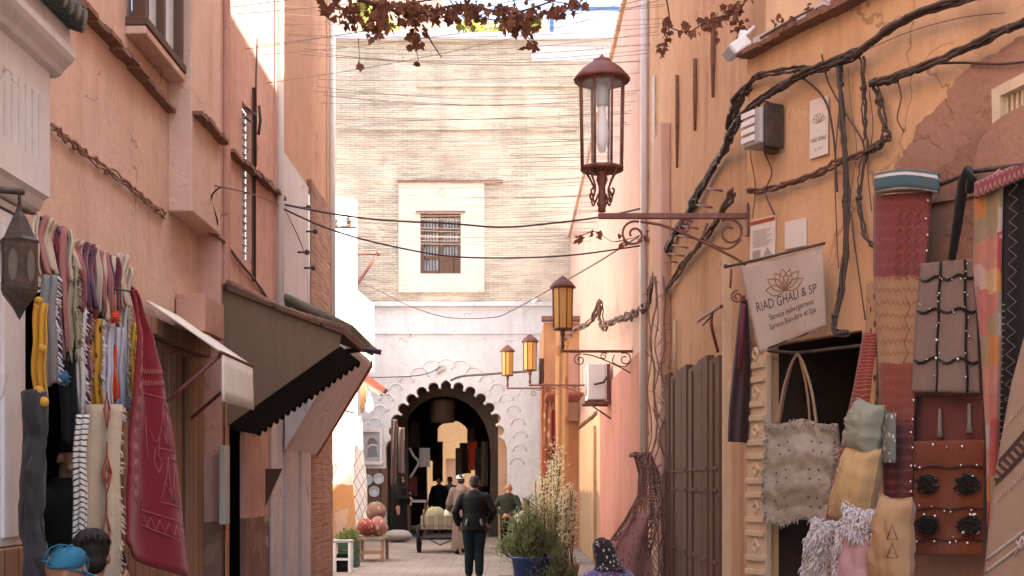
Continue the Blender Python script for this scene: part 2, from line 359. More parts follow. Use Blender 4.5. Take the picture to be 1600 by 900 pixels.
M = dict(
 salmon=stucco('salmon stucco', (.61, .41, .32), (.66, .46, .37), (.42, .265, .20), .5),
 salmon_dark=stucco('old rose stucco', (.44, .235, .18), (.49, .28, .21), (.30, .16, .12), .4),
 orange=stucco('orange ochre stucco', (.60, .39, .225), (.65, .435, .265), (.39, .23, .13), .65),
 ochre=stucco('ochre stucco', (.52, .30, .15), (.58, .34, .18), (.34, .17, .09), .55, chip=(.42, .24, .15)),
 ochre2=stucco('faded ochre stucco', (.46, .27, .17), (.52, .32, .21), (.34, .19, .12), .4),
 pink=stucco('pink stucco', (.58, .37, .295), (.62, .41, .33), (.42, .26, .20), .5),
 rose=stucco('rose red stucco', (.40, .175, .135), (.45, .215, .165), (.32, .15, .11), .5),
 nearpink=stucco('mauve pink plaster', (.31, .185, .135), (.36, .22, .165), (.22, .12, .085), .5, .5),
 beigewall=stucco('beige painted plaster', (.58, .40, .23), (.62, .44, .27), (.40, .26, .16), .5, dado=(1.35, (.30, .20, .13), .5)),
 white=stucco('white lime wash', (.53, .52, .53), (.59, .58, .585), (.42, .39, .37), .6),
 warmwhite=stucco('warm white plaster', (.60, .52, .42), (.64, .56, .455), (.56, .45, .35), .3),
 sunwhite=stucco('white street wall', (.76, .73, .68), (.8, .77, .72), (.6, .52, .44), .2, dado=(1.5, (.52, .27, .12), .15)),
 greywhite=stucco('greyish white paint', (.58, .53, .52), (.64, .59, .575), (.36, .31, .29), .4),
 shopwhite=stucco('white shopfront paint', (.60, .57, .57), (.64, .61, .6), (.5, .45, .42), .25, .2),
 terracotta=stucco('terracotta stucco', (.44, .20, .11), (.56, .30, .16), (.28, .12, .07), .6),
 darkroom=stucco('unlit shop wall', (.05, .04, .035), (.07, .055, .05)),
 passage=stucco('shade dark passage plaster', (.055, .04, .032), (.08, .058, .045), (.03, .02, .016), .5),  # gloom of the passage put into the plaster colour
 tanwall=stucco('tan courtyard wall', (.34, .205, .10), (.40, .25, .125), (.4, .24, .12), .4),
 brick=brickmat('pale old brick', (.50, .415, .32), (.60, .51, .40), (.36, .285, .215)),
 brickx=brickmat('brown brick', (.34, .19, .13), (.40, .24, .17), (.30, .22, .18), .2, .07, 'YZ'),
 ground=None,
 crust=stucco('plaster crusted cable', (.26, .15, .11), (.36, .22, .165), bump=.6),
 plank=woodmat('brown plank wood', (.25, .135, .08), (.38, .225, .145), .17),
 ply=woodmat('weathered hood boards', (.15, .095, .06), (.22, .145, .095), 5., 0),
 shutter=plain('brown shutter paint', (.175, .10, .07), .8, .2, var=.35),
 darkwood=woodmat('dark window wood', (.10, .055, .035), (.16, .09, .06), .4, 0),
 black=plain('black soffit shade', (.012, .011, .011), .9, .1, bump=0),  # shadow under the wooden hood put into its soffit colour
 iron=rusty('brown lamp iron', (.135, .045, .03), (.20, .075, .05)),
 darkiron=rusty('dark iron', (.035, .028, .025), (.09, .05, .035)),
 cable=plain('cable rubber', (.085, .062, .052), .6, .3, var=.5),
 cablebr=plain('dusty brown cable', (.20, .115, .08), .7, .2, var=.6),
 wire=plain('thin wire', (.34, .25, .20), .6, .3, bump=0),
 pipe=plain('white pipe plastic', (.75, .73, .68), .45, .4, var=.15),
 cream=plain('cream post paint', (.66, .54, .38), .6, .3, var=.35),
 tile=rusty('old roof tile', (.22, .11, .07), (.10, .06, .045), .85),
 greentile=rusty('dark green glazed tile', (.035, .05, .045), (.08, .09, .085), .35),
 greytile=rusty('grey mossy tile', (.16, .14, .10), (.08, .09, .05), .85),
 redtile=rusty('red awning board', (.30, .07, .04), (.36, .12, .08), .8),
 glass=glassy('clear lamp glass', (.9, .9, .9), .05, .13),
 amber=glassy('amber lamp glass', (.66, .36, .075), .3, .9),
 frost=plain('frosted bulb glass', (.82, .80, .76), .3, .5, var=.05, bump=0),
 pane=glassy('window pane', (.42, .47, .52), .08, 1),
 curtain=plain('pale curtain behind glass', (.62, .64, .66), .35, .5, var=.35, sc_=20),
 bluepaint=plain('blue paint', (.08, .16, .34), .5, .4),
 metalgrey=plain('grey cabinet metal', (.42, .41, .39), .5, .4, .1),
 metalwhite=plain('white enamel', (.78, .77, .74), .4, .4, var=.12),
 paper=plain('weathered paper', (.72, .68, .62), .8, .2, var=.2, sc_=10),
 ink=plain('printed ink', (.07, .06, .07), .8, .2, bump=0),
 redink=plain('red print', (.42, .08, .05), .8, .2, bump=0),
 gold=plain('brown emblem print', (.30, .16, .09), .8, .2, bump=0),
 faint=plain('faded print', (.42, .36, .31), .8, .2, bump=0),
 skin=plain('skin', (.27, .14, .09), .55, .35, var=.12, sc_=12),
 skin_shade=plain('doorway shade skin', (.22, .12, .08), .6, .3, var=.15, sc_=12),  # shade of the shop doorway put into the skin colour
 skin2=plain('sunburnt skin', (.40, .17, .11), .55, .35, var=.12, sc_=12),
 hair=plain('black hair', (.009, .007, .006), .6, .3, sc_=60, bump=.4),
 hairbr=plain('brown hair', (.014, .009, .007), .6, .3, sc_=60, bump=.4),
 leather=plain('black leather', (.004, .004, .0045), .55, .18, sc_=12, bump=.25),
 trousers=plain('dark trousers', (.012, .018, .022), .9, .1),
 jacketgreen=plain('dark olive jacket', (.03, .034, .024), .85, .15),
 blackcloth=plain('black clothing', (.011, .0105, .011), .95, .08),
 robe=plain('grey brown robe wool', (.21, .15, .125), .95, .1, sc_=25),
 shirt=plain('pale shirt', (.45, .42, .38), .9, .1),
 capwhite=plain('white knit cap', (.8, .79, .76), .9, .1),
 capblue=plain('blue cap cloth', (.035, .16, .27), .95, .08, var=.5, sc_=18, bump=.35),
 eye=plain('eye', (.02, .015, .012), .2, .5, bump=0),
 rubber=plain('tyre rubber', (.02, .019, .018), .85, .2),
 cartwood=woodmat('grey cart wood', (.22, .17, .12), (.32, .25, .18), .1, 0),
 bluetub=plain('blue plastic tub', (.025, .06, .20), .4, .5),
 crate=plain('white plastic crate', (.72, .68, .62), .5, .4),
 greencrate=plain('green crate', (.03, .085, .04), .5, .4),
 lettuce=leafmat('salad leaves', (.09, .15, .035), (.18, .22, .07)),
 shrub=leafmat('shrub leaf', (.15, .19, .075), (.27, .30, .15), .4),
 bloom=leafmat('cream bloom', (.72, .66, .48), (.62, .54, .34)),
 stalk=plain('plant stalk', (.12, .10, .05), .8, .2),
 vineleaf=leafmat('dry vine leaf', (.24, .105, .055), (.13, .055, .035), .3),
 yellowleaf=leafmat('yellow green leaf', (.50, .50, .10), (.36, .42, .12), .4),
 vinestem=plain('vine wood', (.13, .075, .05), .9, .1),
 twig=plain('dry twig', (.44, .28, .22), .9, .1, var=.5),
)
def groundmat():
    m = NM('worn street paving', .88, .2); p = m.pos()
    c = m.mix(m.ramp(m.noise(p, .6, 5), [(.35, 0), (.7, 1)]), (.20, .17, .15), (.29, .25, .22))
    c = m.mix(m.math('MULTIPLY', m.ramp(m.noise(p, 4, 7, .7), [(.5, 0), (.72, 1)]), .6), c, (.2, .155, .13))
    b = m.n('ShaderNodeTexBrick', {'Vector': p, 'Scale': 1., 'Mortar Size': .012, 'Brick Width': .45, 'Row Height': .3, 'Color1': (1, 1, 1), 'Color2': (.86, .84, .82), 'Mortar': (.5, .48, .45)})
    c = m.mix(.8, c, b.outputs[0], 'MULTIPLY'); m.color(c)
    m.bump(m.math('SUBTRACT', m.noise(p, 25, 5), b.outputs[1]), .4, .02); return m.m
M['ground'] = groundmat()

# ------------------------------------------------------------------ ground
MB().poly([(-250, -150, 0), (250, -150, 0), (250, 350, 0), (-250, 350, 0)]).build('street', M['ground'], kind='structure', fix=False)

def tile_ledge(mb, fr, a0, a1, z, n0, out=.09, rise=0.):
    # a crumbling run of projecting roof tiles, each a little different
    a = a0
    while a < a1-.05:
        w = random.uniform(.16, .24); zz = z+rise*(a-a0)/(a1-a0)+random.uniform(-.012, .012); o = out*random.uniform(.75, 1.1)
        mb.fbox(fr, a, min(a+w*.96, a1), n0, n0+o, zz, zz+.03)
        if random.random() < .7: mb.fbox(fr, a+.02, min(a+w*.8, a1), n0, n0+o*.6, zz+.032, zz+.06+random.uniform(0, .03))
        a += w
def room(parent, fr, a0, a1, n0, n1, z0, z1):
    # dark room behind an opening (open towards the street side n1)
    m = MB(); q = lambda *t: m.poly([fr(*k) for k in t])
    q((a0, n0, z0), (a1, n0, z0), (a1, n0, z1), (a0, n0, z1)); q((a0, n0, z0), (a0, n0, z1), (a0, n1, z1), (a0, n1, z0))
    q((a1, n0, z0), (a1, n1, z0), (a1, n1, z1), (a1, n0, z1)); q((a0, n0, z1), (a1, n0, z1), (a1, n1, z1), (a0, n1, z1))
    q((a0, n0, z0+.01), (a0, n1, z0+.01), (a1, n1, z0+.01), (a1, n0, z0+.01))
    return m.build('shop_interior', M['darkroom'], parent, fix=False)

# ------------------------------------------------------------------ left row, near to far
yz = YZ
# salmon house with the textile shop
h = thing('salmon_house', 'tall salmon house on the left with roof tile ledges and a jutting upper window', 'house', (-2.75, 3, 0))
MB().wall(yz(-2.6), -7, 10.63, -.06, 0, 0, 9.2, [(6.0, 8.3, 0, 2.6), (8.75, 9.5, 4.75, 7.2)]).build('wall', M['salmon'], h)
MB().bx(-2.603, -2.4175, 9.67, 10.625, 3.575, 9.2).build('chimney_breast', M['salmon'], h, bevel=.012)
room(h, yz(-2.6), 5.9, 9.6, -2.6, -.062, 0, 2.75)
m = MB(); tile_ledge(m, yz(-2.6), 6.45, 9.66, 4.36, -.01, .10, -.06); m.build('tile_ledge', M['tile'], h)
# window box that juts out above the ledge
w = MB()
for (a, b) in ((8.62, 8.72), (9.08, 9.14), (9.55, 9.63)): w.bx(-2.56, -2.47, a, b, 4.66, 7.3)
w.bx(-2.6, -2.45, 8.60, 9.64, 4.60, 4.66); w.bx(-2.58, -2.5, 8.62, 9.62, 5.9, 5.96)
w = w.build('window', M['darkwood'], h, bevel=.006)
MB().bx(-2.535, -2.525, 8.72, 9.55, 4.665, 7.3).build('pane', M['curtain'], w)
MB().bx(-2.6, -2.46, 8.6, 9.64, 4.54, 4.597).build('sill', M['salmon'], w, bevel=.01)

# white shopfront bay
b = thing('shopfront_bay', 'white fluted shopfront bay with a moulded cornice at the far left edge', 'shopfront', (-2.45, 5.4, 0))
slits = [(6.22-.084*k-.009, 6.22-.084*k+.009, 3.09, 3.41) for k in range(9)]
MB().wall(yz(-2.3), 4.4, 6.37, -.297, 0, 2.94, 3.56, slits).build('fascia_panel', M['shopwhite'], b, bevel=.0)
MB().bx(-2.45, -2.44, 4.5, 6.3, 2.98, 3.5).build('recess', M['darkwood'], b)
prof = [(-2.3, 3.56), (-2.27, 3.575), (-2.255, 3.60), (-2.215, 3.635), (-2.20, 3.66), (-2.20, 3.70), (-2.225, 3.715), (-2.225, 3.80), (-2.6, 3.80), (-2.6, 3.56)]
MB().prism([(x, 4.4, z) for x, z in prof], (0, 2.05, 0)).build('cornice', M['shopwhite'], b)
prof = [(-2.3, 2.937), (-2.32, 2.92), (-2.34, 2.875), (-2.36, 2.86), (-2.6, 2.86), (-2.6, 2.937)]
MB().prism([(x, 4.4, z) for x, z in prof], (0, 1.95, 0)).build('lower_moulding', M['shopwhite'], b)
MB().bx(-2.6, -2.385, 5.92, 6.28, 1.22, 2.855).bx(-2.6, -2.368, 5.97, 6.23, 1.26, 2.60).bx(-2.6, -2.345, 5.9, 6.3, 2.62, 2.72).bx(-2.6, -2.365, 5.91, 6.29, 2.725, 2.8).build('pilaster', M['shopwhite'], b, bevel=.008)
MB().bx(-2.6, -2.36, 5.88, 6.31, 0, 1.215).build('pilaster_base', M['plank'], b, bevel=.01)
m = MB()
for k in range(22):
    y = 4.45+k*.092
    m.tube([(-2.62, y, 4.0), (-2.36, y, 3.92), (-2.2, y, 3.86+random.uniform(-.006, .006)), (-2.135, y, 3.835)], [.052, .052, .05, .048], 10)
    m.tube([(-2.62, y+.046, 3.96), (-2.36, y+.046, 3.88), (-2.15, y+.046, 3.815)], .036, 8)
m.build('green_tile_eave', M['greentile'], b)

# old rose house with doorway and lit upper wall
h = thing('rose_house', 'old rose house behind the wooden hood with a lattice window and white downpipe', 'house', (-2.57, 12, 0))
M['salmon3'] = stucco('worn rose stucco', (.54, .31, .245), (.58, .36, .285), (.36, .19, .145), .5, dado=(1.2, (.20, .115, .085), .06), chip=(.40, .30, .25))
MB().wall(yz(-2.42), 10.703, 13.4, -.05, 0, 0, 9.2, [(10.84, 11.62, 0, 2.0), (11.48, 11.88, 3.55, 4.95)]).build('wall', M['salmon3'], h)
MB().bx(-2.95, -2.42, 10.632, 10.70, 0, 9.2).build('end_wall', M['salmon3'], h)
MB().bx(-2.42, -2.385, 10.71, 10.86, 3.14, 9.2).build('pilaster', M['salmon_dark'], h, bevel=.01)
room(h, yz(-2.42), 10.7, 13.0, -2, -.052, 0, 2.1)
m = MB(); tile_ledge(m, yz(-2.42), 9.68, 10.63, 4.31, .004, .08, .02); m.build('tile_ledge', M['tile'], h)
m = MB(); tile_ledge(m, yz(-2.42), 10.88, 13.3, 4.33, -.01, .09, .14); m.build('tile_ledge', M['tile'], h)
w = MB()
for k in range(6): w.bx(-2.5, -2.47, 11.49+k*.07, 11.50+k*.07, 3.55, 4.95)
for k in range(20): w.bx(-2.5, -2.46, 11.48, 11.88, 3.57+k*.07, 3.585+k*.07)
w = w.build('lattice_window', M['white'], h); MB().bx(-2.7, -2.69, 11.4, 11.95, 3.5, 5).build('window_recess', M['darkroom'], w)
MB().bx(-2.415, -2.385, 11.9, 11.93, 3.4, 5.2).build('shutter_edge', M['darkwood'], h)
MB().tube([(-2.36, 13.05, 2.2), (-2.36, 13.05, 9.0)], .035, 10).build('downpipe', M['pipe'], h)

# ochre house with brick pier
h = thing('ochre_house', 'ochre house with exposed brick pier and ribbed white ground floor on the left', 'house', (-2.57, 15, 0))
MB().wall(yz(-2.42), 13.4, 16.9, -.3, 0, 0, 9.2).build('wall', M['ochre2'], h)
m = MB()
for a0, a1, o in ((12.76, 13.35, .03), (13.42, 14.0, .055), (14.06, 14.32, .03), (14.38, 15.02, .06)): m.bx(-2.42, -2.42+o+.003, a0, a1, 0, 3.25)
m.build('ribbed_front', M['greywhite'], h, bevel=.01)
MB().bx(-2.421, -2.365, 15.08, 16.9, 0, 5.1).build('brick_pier', M['brickx'], h)
MB().bx(-2.421, -2.395, 13.45, 15.06, 3.26, 5.0).build('grey_render', M['greywhite'], h)
MB().tube([(-2.355, 16.75, 2.9), (-2.355, 16.75, 9)], .045, 10).build('downpipe', M['pipe'], h)
MB().tube([(-2.39, 15.0, 4.9), (-2.39, 15.0, 3.0)], .022, 8).build('thin_pipe', M['pipe'], h)
m = MB()
for y, z in ((14.4, 4.62), (14.9, 4.45), (14.3, 4.1), (14.75, 4.0)): MB().tube([(-2.42, y, z), (-2.3, y, z)], .012, 6).ball((-2.29, y, z), .032, 8).build('insulator', M['cable'], h)

# white sunlit house set back
h = thing('white_house', 'low white sunlit house with ochre base set back on the left before the gate', 'house', (-3.75, 25, 0))
MB().prism([(-5.5, 17, 0), (-3.95, 17, 0), (-3.95, 26.4, 0), (-4.1, 27.3, 0), (-3.385, 28, 0), (-4.1, 33.5, 0), (-5.5, 33.5, 0)], (0, 0, 7.72)).build('wall', M['sunwhite'], h)
MB().prism([(-3.39, 28.02, 4.15), (-3.27, 30.3, 4.15), (-3.9, 31.3, 4.15)], (0, 0, 1.6)).build('upper_bay', M['sunwhite'], h)
MB().prism([(-3.372, 27.985, 5.72), (-3.24, 30.3, 5.72), (-4.2, 31.55, 5.72), (-4.2, 27.2, 5.72)], (0, 0, .14)).build('coping', M['white'], h) if False else None
h2 = MB(); h2.tube([P(514, 355, 27.0), P(557, 355, 27.0)], .025, 6).tube([P(536, 355, 27.0), P(536, 353, 27.75)], .025, 6)
for u in (523, 545): h2.lathe([(.03, 0), (.06, .03), (.045, .09), (.07, .13), (.05, .18), (.02, .24)], P(u, 355, 27.0), 10)
h2.build('insulator_rail', M['darkiron'], h)

# ------------------------------------------------------------------ the brick gate wall
YG = 35.0
def G(u, v, n=0): return P(u, v, YG-n)
g = thing('brick_gate', 'pale brick city gate with whitewashed scalloped horseshoe arch across the street end', 'gate', (-1.7, YG+.3, 0))
xz = XZ(YG)
wx0, wx1, wz0, wz1 = G(657, 0).x, G(720, 0).x, G(0, 428).z, G(0, 334).z
MB().wall(xz, -9, 5, -.6, 0, 6.46, 13.6, [(wx0, wx1, wz0, wz1)]).build('brick_wall', M['brick'], g)
ap = []
c0 = (697.5, 686.)
for k in range(13):
    th = R(172-163/12*k); rho = 8.2; Rr = 83.
    for q in range(-5, 6):
        a = th-q/5*R(112)
        ap.append((c0[0]+Rr*math.cos(th)+rho*math.cos(a)*(1.25 if k == 6 and q == 0 else 1), c0[1]-(Rr*math.sin(th)+rho*math.sin(a)*(1.25 if k == 6 and q == 0 else 1))))
arch = [(603, 845), (602, 700), (606, 690)]+ap+[(788, 688), (792, 700), (793, 845)]
archp = [G(u, v) for u, v in arch]
archp[0].z = archp[-1].z = 0.
X0, X1 = -5.2, 1.75; zt = 6.34
m = MB(); m.prism([(X0, YG-.02, 0)]+[(p.x, YG-.02, p.z) for p in archp]+[(X1, YG-.02, 0), (X1, YG-.02, zt), (X0, YG-.02, zt)], (0, .45, 0))
m.build('arch_wall', M['white'], g)
MB().bx(X0, X1, YG-.14, YG+.5, zt+.003, zt+.12).bx(X0, X1, YG-.07, YG-.022, zt-.75, zt-.70).build('string_course', M['white'], g, bevel=.01)
# relief scallops round the arch
m = MB()
for Rr, ro, a0, a1, cnt, cy in ((124, 9, -18, 198, 21, 690),):
    for k in range(cnt):
        th = R(a0+(a1-a0)*k/(cnt-1)); ex = 1.0 if abs(k-10) > 1 else 1.05
        cu, cv = 697.5+Rr*ex*math.cos(th)*.93, cy-Rr*ex*math.sin(th)*.9
        rr = ro*(1.0+.35*(abs(k-10) < 3))
        m.tube([G(cu+rr*1.15*math.cos(R(w)), cv-rr*math.sin(R(w)), .022) for w in range(-10, 191, 20)], .028, 6, flat=.6)
m.build('scallop_moulding', M['white'], g)
# surround and window
MB().wall(xz, G(623, 0).x, G(757, 0).x, 0.003, .06, G(0, 457).z, G(0, 287).z, [(wx0, wx1, wz0, wz1)]).build('window_surround', M['warmwhite'], g, bevel=.015)
MB().bx(G(621, 0).x, G(786, 0).x, YG-.12, YG-.004, G(0, 286).z, G(0, 286).z+.06).bx(wx0-.12, wx1+.12, YG-.13, YG-.062, wz1, wz1+.05).build('drip_ledge', M['tile'], g)
m = MB(); m.tube([G(683, 300, .07), G(691, 293, .07), G(699, 300, .07), G(691, 307, .07), G(683, 300, .07)], .03, 6); m.build('rosette', M['warmwhite'], g)
w = MB(); fw = .09
w.bx(wx0, wx1, YG-.02, YG+.1, wz0, wz0+fw).bx(wx0, wx1, YG-.02, YG+.1, wz1-fw, wz1).bx(wx0, wx0+fw, YG-.02, YG+.1, wz0+fw, wz1-fw).bx(wx1-fw, wx1, YG-.02, YG+.1, wz0+fw, wz1-fw)
xm = (wx0+wx1)/2; w.bx(xm-.07, xm+.07, YG, YG+.09, wz0+fw, wz1-fw)
rows = [wz0+fw+(wz1-wz0-2*fw)*k/4 for k in range(5)]
for z in rows[1:4]: w.bx(wx0+fw, xm-.07, YG, YG+.08, z-.04, z+.04).bx(xm+.07, wx1-fw, YG, YG+.08, z-.04, z+.04)
w.bx(xm+.07, wx1-fw, YG+.01, YG+.07, wz0+fw, rows[1]-.04)
for s_ in (0, 1):
    for r_ in range(4):
        if s_ and r_ == 0: continue
        xa, xb = (wx0+fw, xm-.07) if not s_ else (xm+.07, wx1-fw)
        for k in range(1, 5): w.tube([(xa+(xb-xa)*k/5, YG+.03, rows[r_]+.03), (xa+(xb-xa)*k/5, YG+.03, rows[r_+1]-.03)], .016, 6)
w = w.build('window', M['darkwood'], g)
MB().bx(wx0+.05, wx1-.05, YG+.11, YG+.12, wz0+.05, wz1-.05).build('pane', M['curtain'], w)
# coping and brick band on top
MB().bx(-9, 5, YG-.22, YG+.7, 13.603, 13.78).build('coping', M['white'], g, bevel=.02)
MB().bx(G(655, 0).x, 5, YG-.09, YG-.003, 12.35, 12.44).bx(-4.7, G(900, 0).x, YG-.07, YG-.003, 11.15, 11.22).build('brick_band', M['brick'], g)
MB().bx(G(830, 0).x, 5, YG-.03, YG-.004, 13.05, 13.6).build('grey_patch', M['greywhite'], g)
# terrace on top of the gate
t = thing('roof_terrace', 'bright roof terrace with blue railing on top of the brick gate', 'terrace', (-1, 38, 13.6))
m = MB(); m.bx(-9, 8, 35.6, 46, 13.4, 13.598); m.build('terrace_floor', M['white'], t)
MB().bx(-8.5, P(692, 0, 40).x, 40, 44, 13.6, 17).build('salmon_wall', M['salmon'], t)
m = MB(); m.bx(P(693, 0, 40).x, 8, 41, 44, 13.6, 15.2); m.build('white_wall', M['white'], t)
m = MB()
for u in (862, 1000, 1140): x = P(u, 0, 36.5).x; m.bx(x-.06, x+.06, 36.44, 36.56, 13.6, 15.0)
x0 = P(862, 0, 36.5).x; x1 = P(1150, 0, 36.5).x; m.bx(x0, x1, 36.46, 36.54, 15.0, 15.1); m.bx(x0+2.1, x1, 36.38, 36.45, 14.95, 15.25)
m.build('blue_railing', M['bluepaint'], t)
m = MB(); x = x0+.15
while x < x1: m.bx(x, x+.05, 36.48, 36.52, 13.62, 14.98); x += .17
for z in (14.0, 14.35, 14.7): m.bx(x0, x1, 36.485, 36.515, z, z+.05)
m.build('white_lattice', M['white'], t)

# passage behind the arch
q = thing('gate_passage', 'dark vaulted passage seen through the scalloped arch', 'passage', (-1.8, 40, 0))
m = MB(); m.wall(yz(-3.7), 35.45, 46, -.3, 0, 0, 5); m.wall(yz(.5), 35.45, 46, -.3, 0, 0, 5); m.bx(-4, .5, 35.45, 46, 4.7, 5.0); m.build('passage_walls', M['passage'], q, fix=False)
def pointed(u0, u1, vtop, vspring, d, n=12):
    uc = (u0+u1)/2; r = (u1-u0)/2; pts = [(u0, None)]
    for k in range(n+1):
        a = math.pi-math.pi*k/n; pts.append((uc+r*math.cos(a)*1.04, vspring-(vspring-vtop)*math.sin(a)**.85 if math.sin(a) > 0 else vspring))
    pts.append((u1, None)); return [Vector((P(u, 0, d).x, d, P(0, v, d).z if v is not None else 0)) for u, v in pts]
pp = pointed(622, 764, 618, 716, 36.3)
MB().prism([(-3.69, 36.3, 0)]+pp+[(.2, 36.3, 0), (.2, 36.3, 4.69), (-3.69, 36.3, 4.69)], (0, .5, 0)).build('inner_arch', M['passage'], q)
MB().bx(G(778, 0).x, G(792, 0).x+.2, 35.5, 36.25, 0, 3.4).build('jamb', M['ochre2'], q)
pp = pointed(668, 744, 656, 735, 46)
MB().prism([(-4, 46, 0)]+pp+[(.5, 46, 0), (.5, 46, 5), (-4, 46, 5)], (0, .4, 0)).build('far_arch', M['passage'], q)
q = thing('courtyard_house', 'tan sunlit house seen through the far end of the passage', 'house', (-2, 56, 0))
MB().wall(XZ(56), -12, 8, -.4, 0, 0, 7, [(-2.9, -2.2, 0, 2.6)]).build('wall', M['tanwall'], q)
MB().bx(-2.95, -2.15, 56.15, 56.2, 0, 2.65).build('door', M['plank'], q)

# ------------------------------------------------------------------ right row
h = thing('near_ochre_house', 'ochre house front at the near right carrying cables and the rug shop', 'house', (1.6, 7, 0))
ta, tb = tN(1202), tN(1347)
MB().wall(FRN, 0, 13, -.07, 0, 0, 4.22, [(ta, tb, 0, 2.36)]).build('wall', M['orange'], h)
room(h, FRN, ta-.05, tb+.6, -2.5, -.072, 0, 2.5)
MB().fbox(FRN, -.1, 15, -.9, -.6, 4.2, 14.2).build('upper_storey', M['orange'], h)  # unseen top raised and lengthened to keep sun off the left bay
MB().fbox(FRN, 0, 13, -.6, -.004, 4.1, 4.218).build('terrace_slab', M['ochre2'], h)
m = MB(); tile_ledge(m, FRN, .03, 3.2, 4.16, -.02, .12); m.build('tile_ledge', M['tile'], h)
MB().fbox(FRN, .02, 6, -.26, -.03, 4.223, 4.30).build('parapet_cap', M['white'], h)
def pnpoly(pts, off, th): return MB().prism([PN(u, v, off) for u, v in pts], -NN*th)
jag = []
for (ua, va), (ub, vb) in zip([(1404, 262), (1418, 225), (1440, 190), (1470, 160), (1500, 112), (1545, 84), (1590, 60)], [(1418, 225), (1440, 190), (1470, 160), (1500, 112), (1545, 84), (1590, 60), (1660, 20)]):
    for k in range(5): jag.append((ua+(ub-ua)*k/5+random.uniform(-5, 5), va+(vb-va)*k/5+random.uniform(-4, 4)))
pnpoly([(1404, 930)]+jag+[(1660, 20), (1660, 930)], .03, .029).build('pink_plaster', M['nearpink'], h)
M['underplaster'] = stucco('older brown plaster', (.26, .15, .11), (.30, .18, .13), (.2, .11, .08), .5, .6)
pnpoly([(1452, 275), (1470, 258), (1490, 250), (1494, 232), (1520, 222), (1546, 200), (1560, 190), (1560, 300), (1440, 320)], .05, .019).build('plaster_patch', M['underplaster'], h)
pnpoly([(1524, 300), (1522, 255), (1530, 222), (1548, 195), (1575, 175), (1610, 160), (1650, 158), (1650, 300)], .22, .16).build('plaster_hood', M['nearpink'], h)
w = pnpoly([(1549, 140), (1640, 92), (1640, 112), (1562, 150), (1562, 215), (1551, 222)], .10, .07).build('window_frame', M['cream'], h)
m = MB()
for k in range(9): m.prism([PN(1563+k*8, 150-k*4.2, .06), PN(1567+k*8, 148-k*4.2, .06), PN(1567+k*8, 225, .06), PN(1563+k*8, 225, .06)], -NN*.02)
m.build('grille', M['cream'], w)
pnpoly([(1555, 146), (1640, 102), (1640, 235), (1555, 235)], .035, .004).build('recess', M['darkroom'], w)
# carved door jamb
m = MB(); z = 0.02
jl = tN(1170, .03); jr = tN(1200, .03)
m.fbox(FRN, jl, jr, .001, .045, 0, 2.30)
k = 0
while z < 2.28:
    hh = .035
    m.fbox(FRN, jl+.006, jr-.006, .045, .065, z, z+hh)
    if k % 2:
        cz = z+.035+.055; mid = (jl+jr)/2; r_ = .045; wd = .038
        m.prism([FRN(mid, .06, cz-r_), FRN(mid+wd, .06, cz), FRN(mid, .06, cz+r_), FRN(mid-wd, .06, cz)], -NN*.02, [[FRN(mid, .06, cz-r_*.5), FRN(mid+wd*.5, .06, cz), FRN(mid, .06, cz+r_*.5), FRN(mid-wd*.5, .06, cz)]])
        z += .15
    else: z += .085
    k += 1
m.build('carved_jamb', M['cream'], h, bevel=.004)

h = thing('orange_house', 'orange house with brown shutters and long drip grooves on the right', 'house', (1.75, 11, 0))
y0s, y1s = 1.6*2000/335, 1.6*2000/245
MB().wall(yz(1.9), 8.06, 13.1, -.3, 0, 0, 11.3).build('wall', M['orange'], h) if False else None
def RW(X): return lambda a, n, z: Vector((X-n, a, z))    # right walls: n grows towards the street
MB().wall(RW(1.6), 8.06, 10.85, -.35, 0, 0, 14.2).wall(RW(1.6), 10.85, 13.35, -.35, 0, 0, 10.75).wall(RW(1.6), 13.35, 14.9, -.35, 0, 0, 14.4).build('wall', M['orange'], h, fix=False)  # unseen wall tops stepped to shape the sun patch on the left wall
for u, v0, v1 in ((1022, 120, 312), (1058, 118, 262), (1086, 92, 204), (1114, 20, 152)):
    X = 1.575; a = PX(u, v0, X); c = PX(u, v1, X)
    MB().tube([a, (a+c)/2, c], [.018, .02, .012], 8).build('drip_pipe', M['tile'] if u > 1030 else M['pipe'], h)
a = PX(1037, 330, 1.53); MB().bx(1.50, 1.602, 12.9, 13.6, 0, a.z+.9).build('buttress', M['salmon'], h, bevel=.02)
st = thing('shop_shutters', 'tall closed brown shop shutters on the orange house', 'shutters', (1.57, 11, 0))
yy = [9.55, 10.05, 10.62, 11.25, 11.9, 12.5, 12.85]
for i in range(6):
    m = MB(); y0, y1 = yy[i]+.012, yy[i+1]-.012; zt = 2.48+.11*(i/6)+.03*(i % 2)
    m.bx(1.545-.012*(i % 2), 1.59, y0, y1, .02, zt)
    for z in (.9, 1.45, 1.62): m.bx(1.535-.012*(i % 2), 1.546-.012*(i % 2)-.001, y0+.05, y1-.05, z, z+.03)
    m.bx(1.53, 1.544-.012*(i % 2), (y0+y1)/2-.02, (y0+y1)/2+.02, .05, zt-.04)
    m.build('shutter_leaf', M['shutter'], st, bevel=.005)
MB().bx(1.585, 1.595, 9.5, 12.9, 0, 2.5).build('shutter_frame', M['cream'], st)
MB().bx(1.45, 1.51, 8.78, 8.84, 0, 3.08).build('door_post', M['cream'], None, 'cream square timber post between shutters and carved jamb', 'post', bevel=.006)

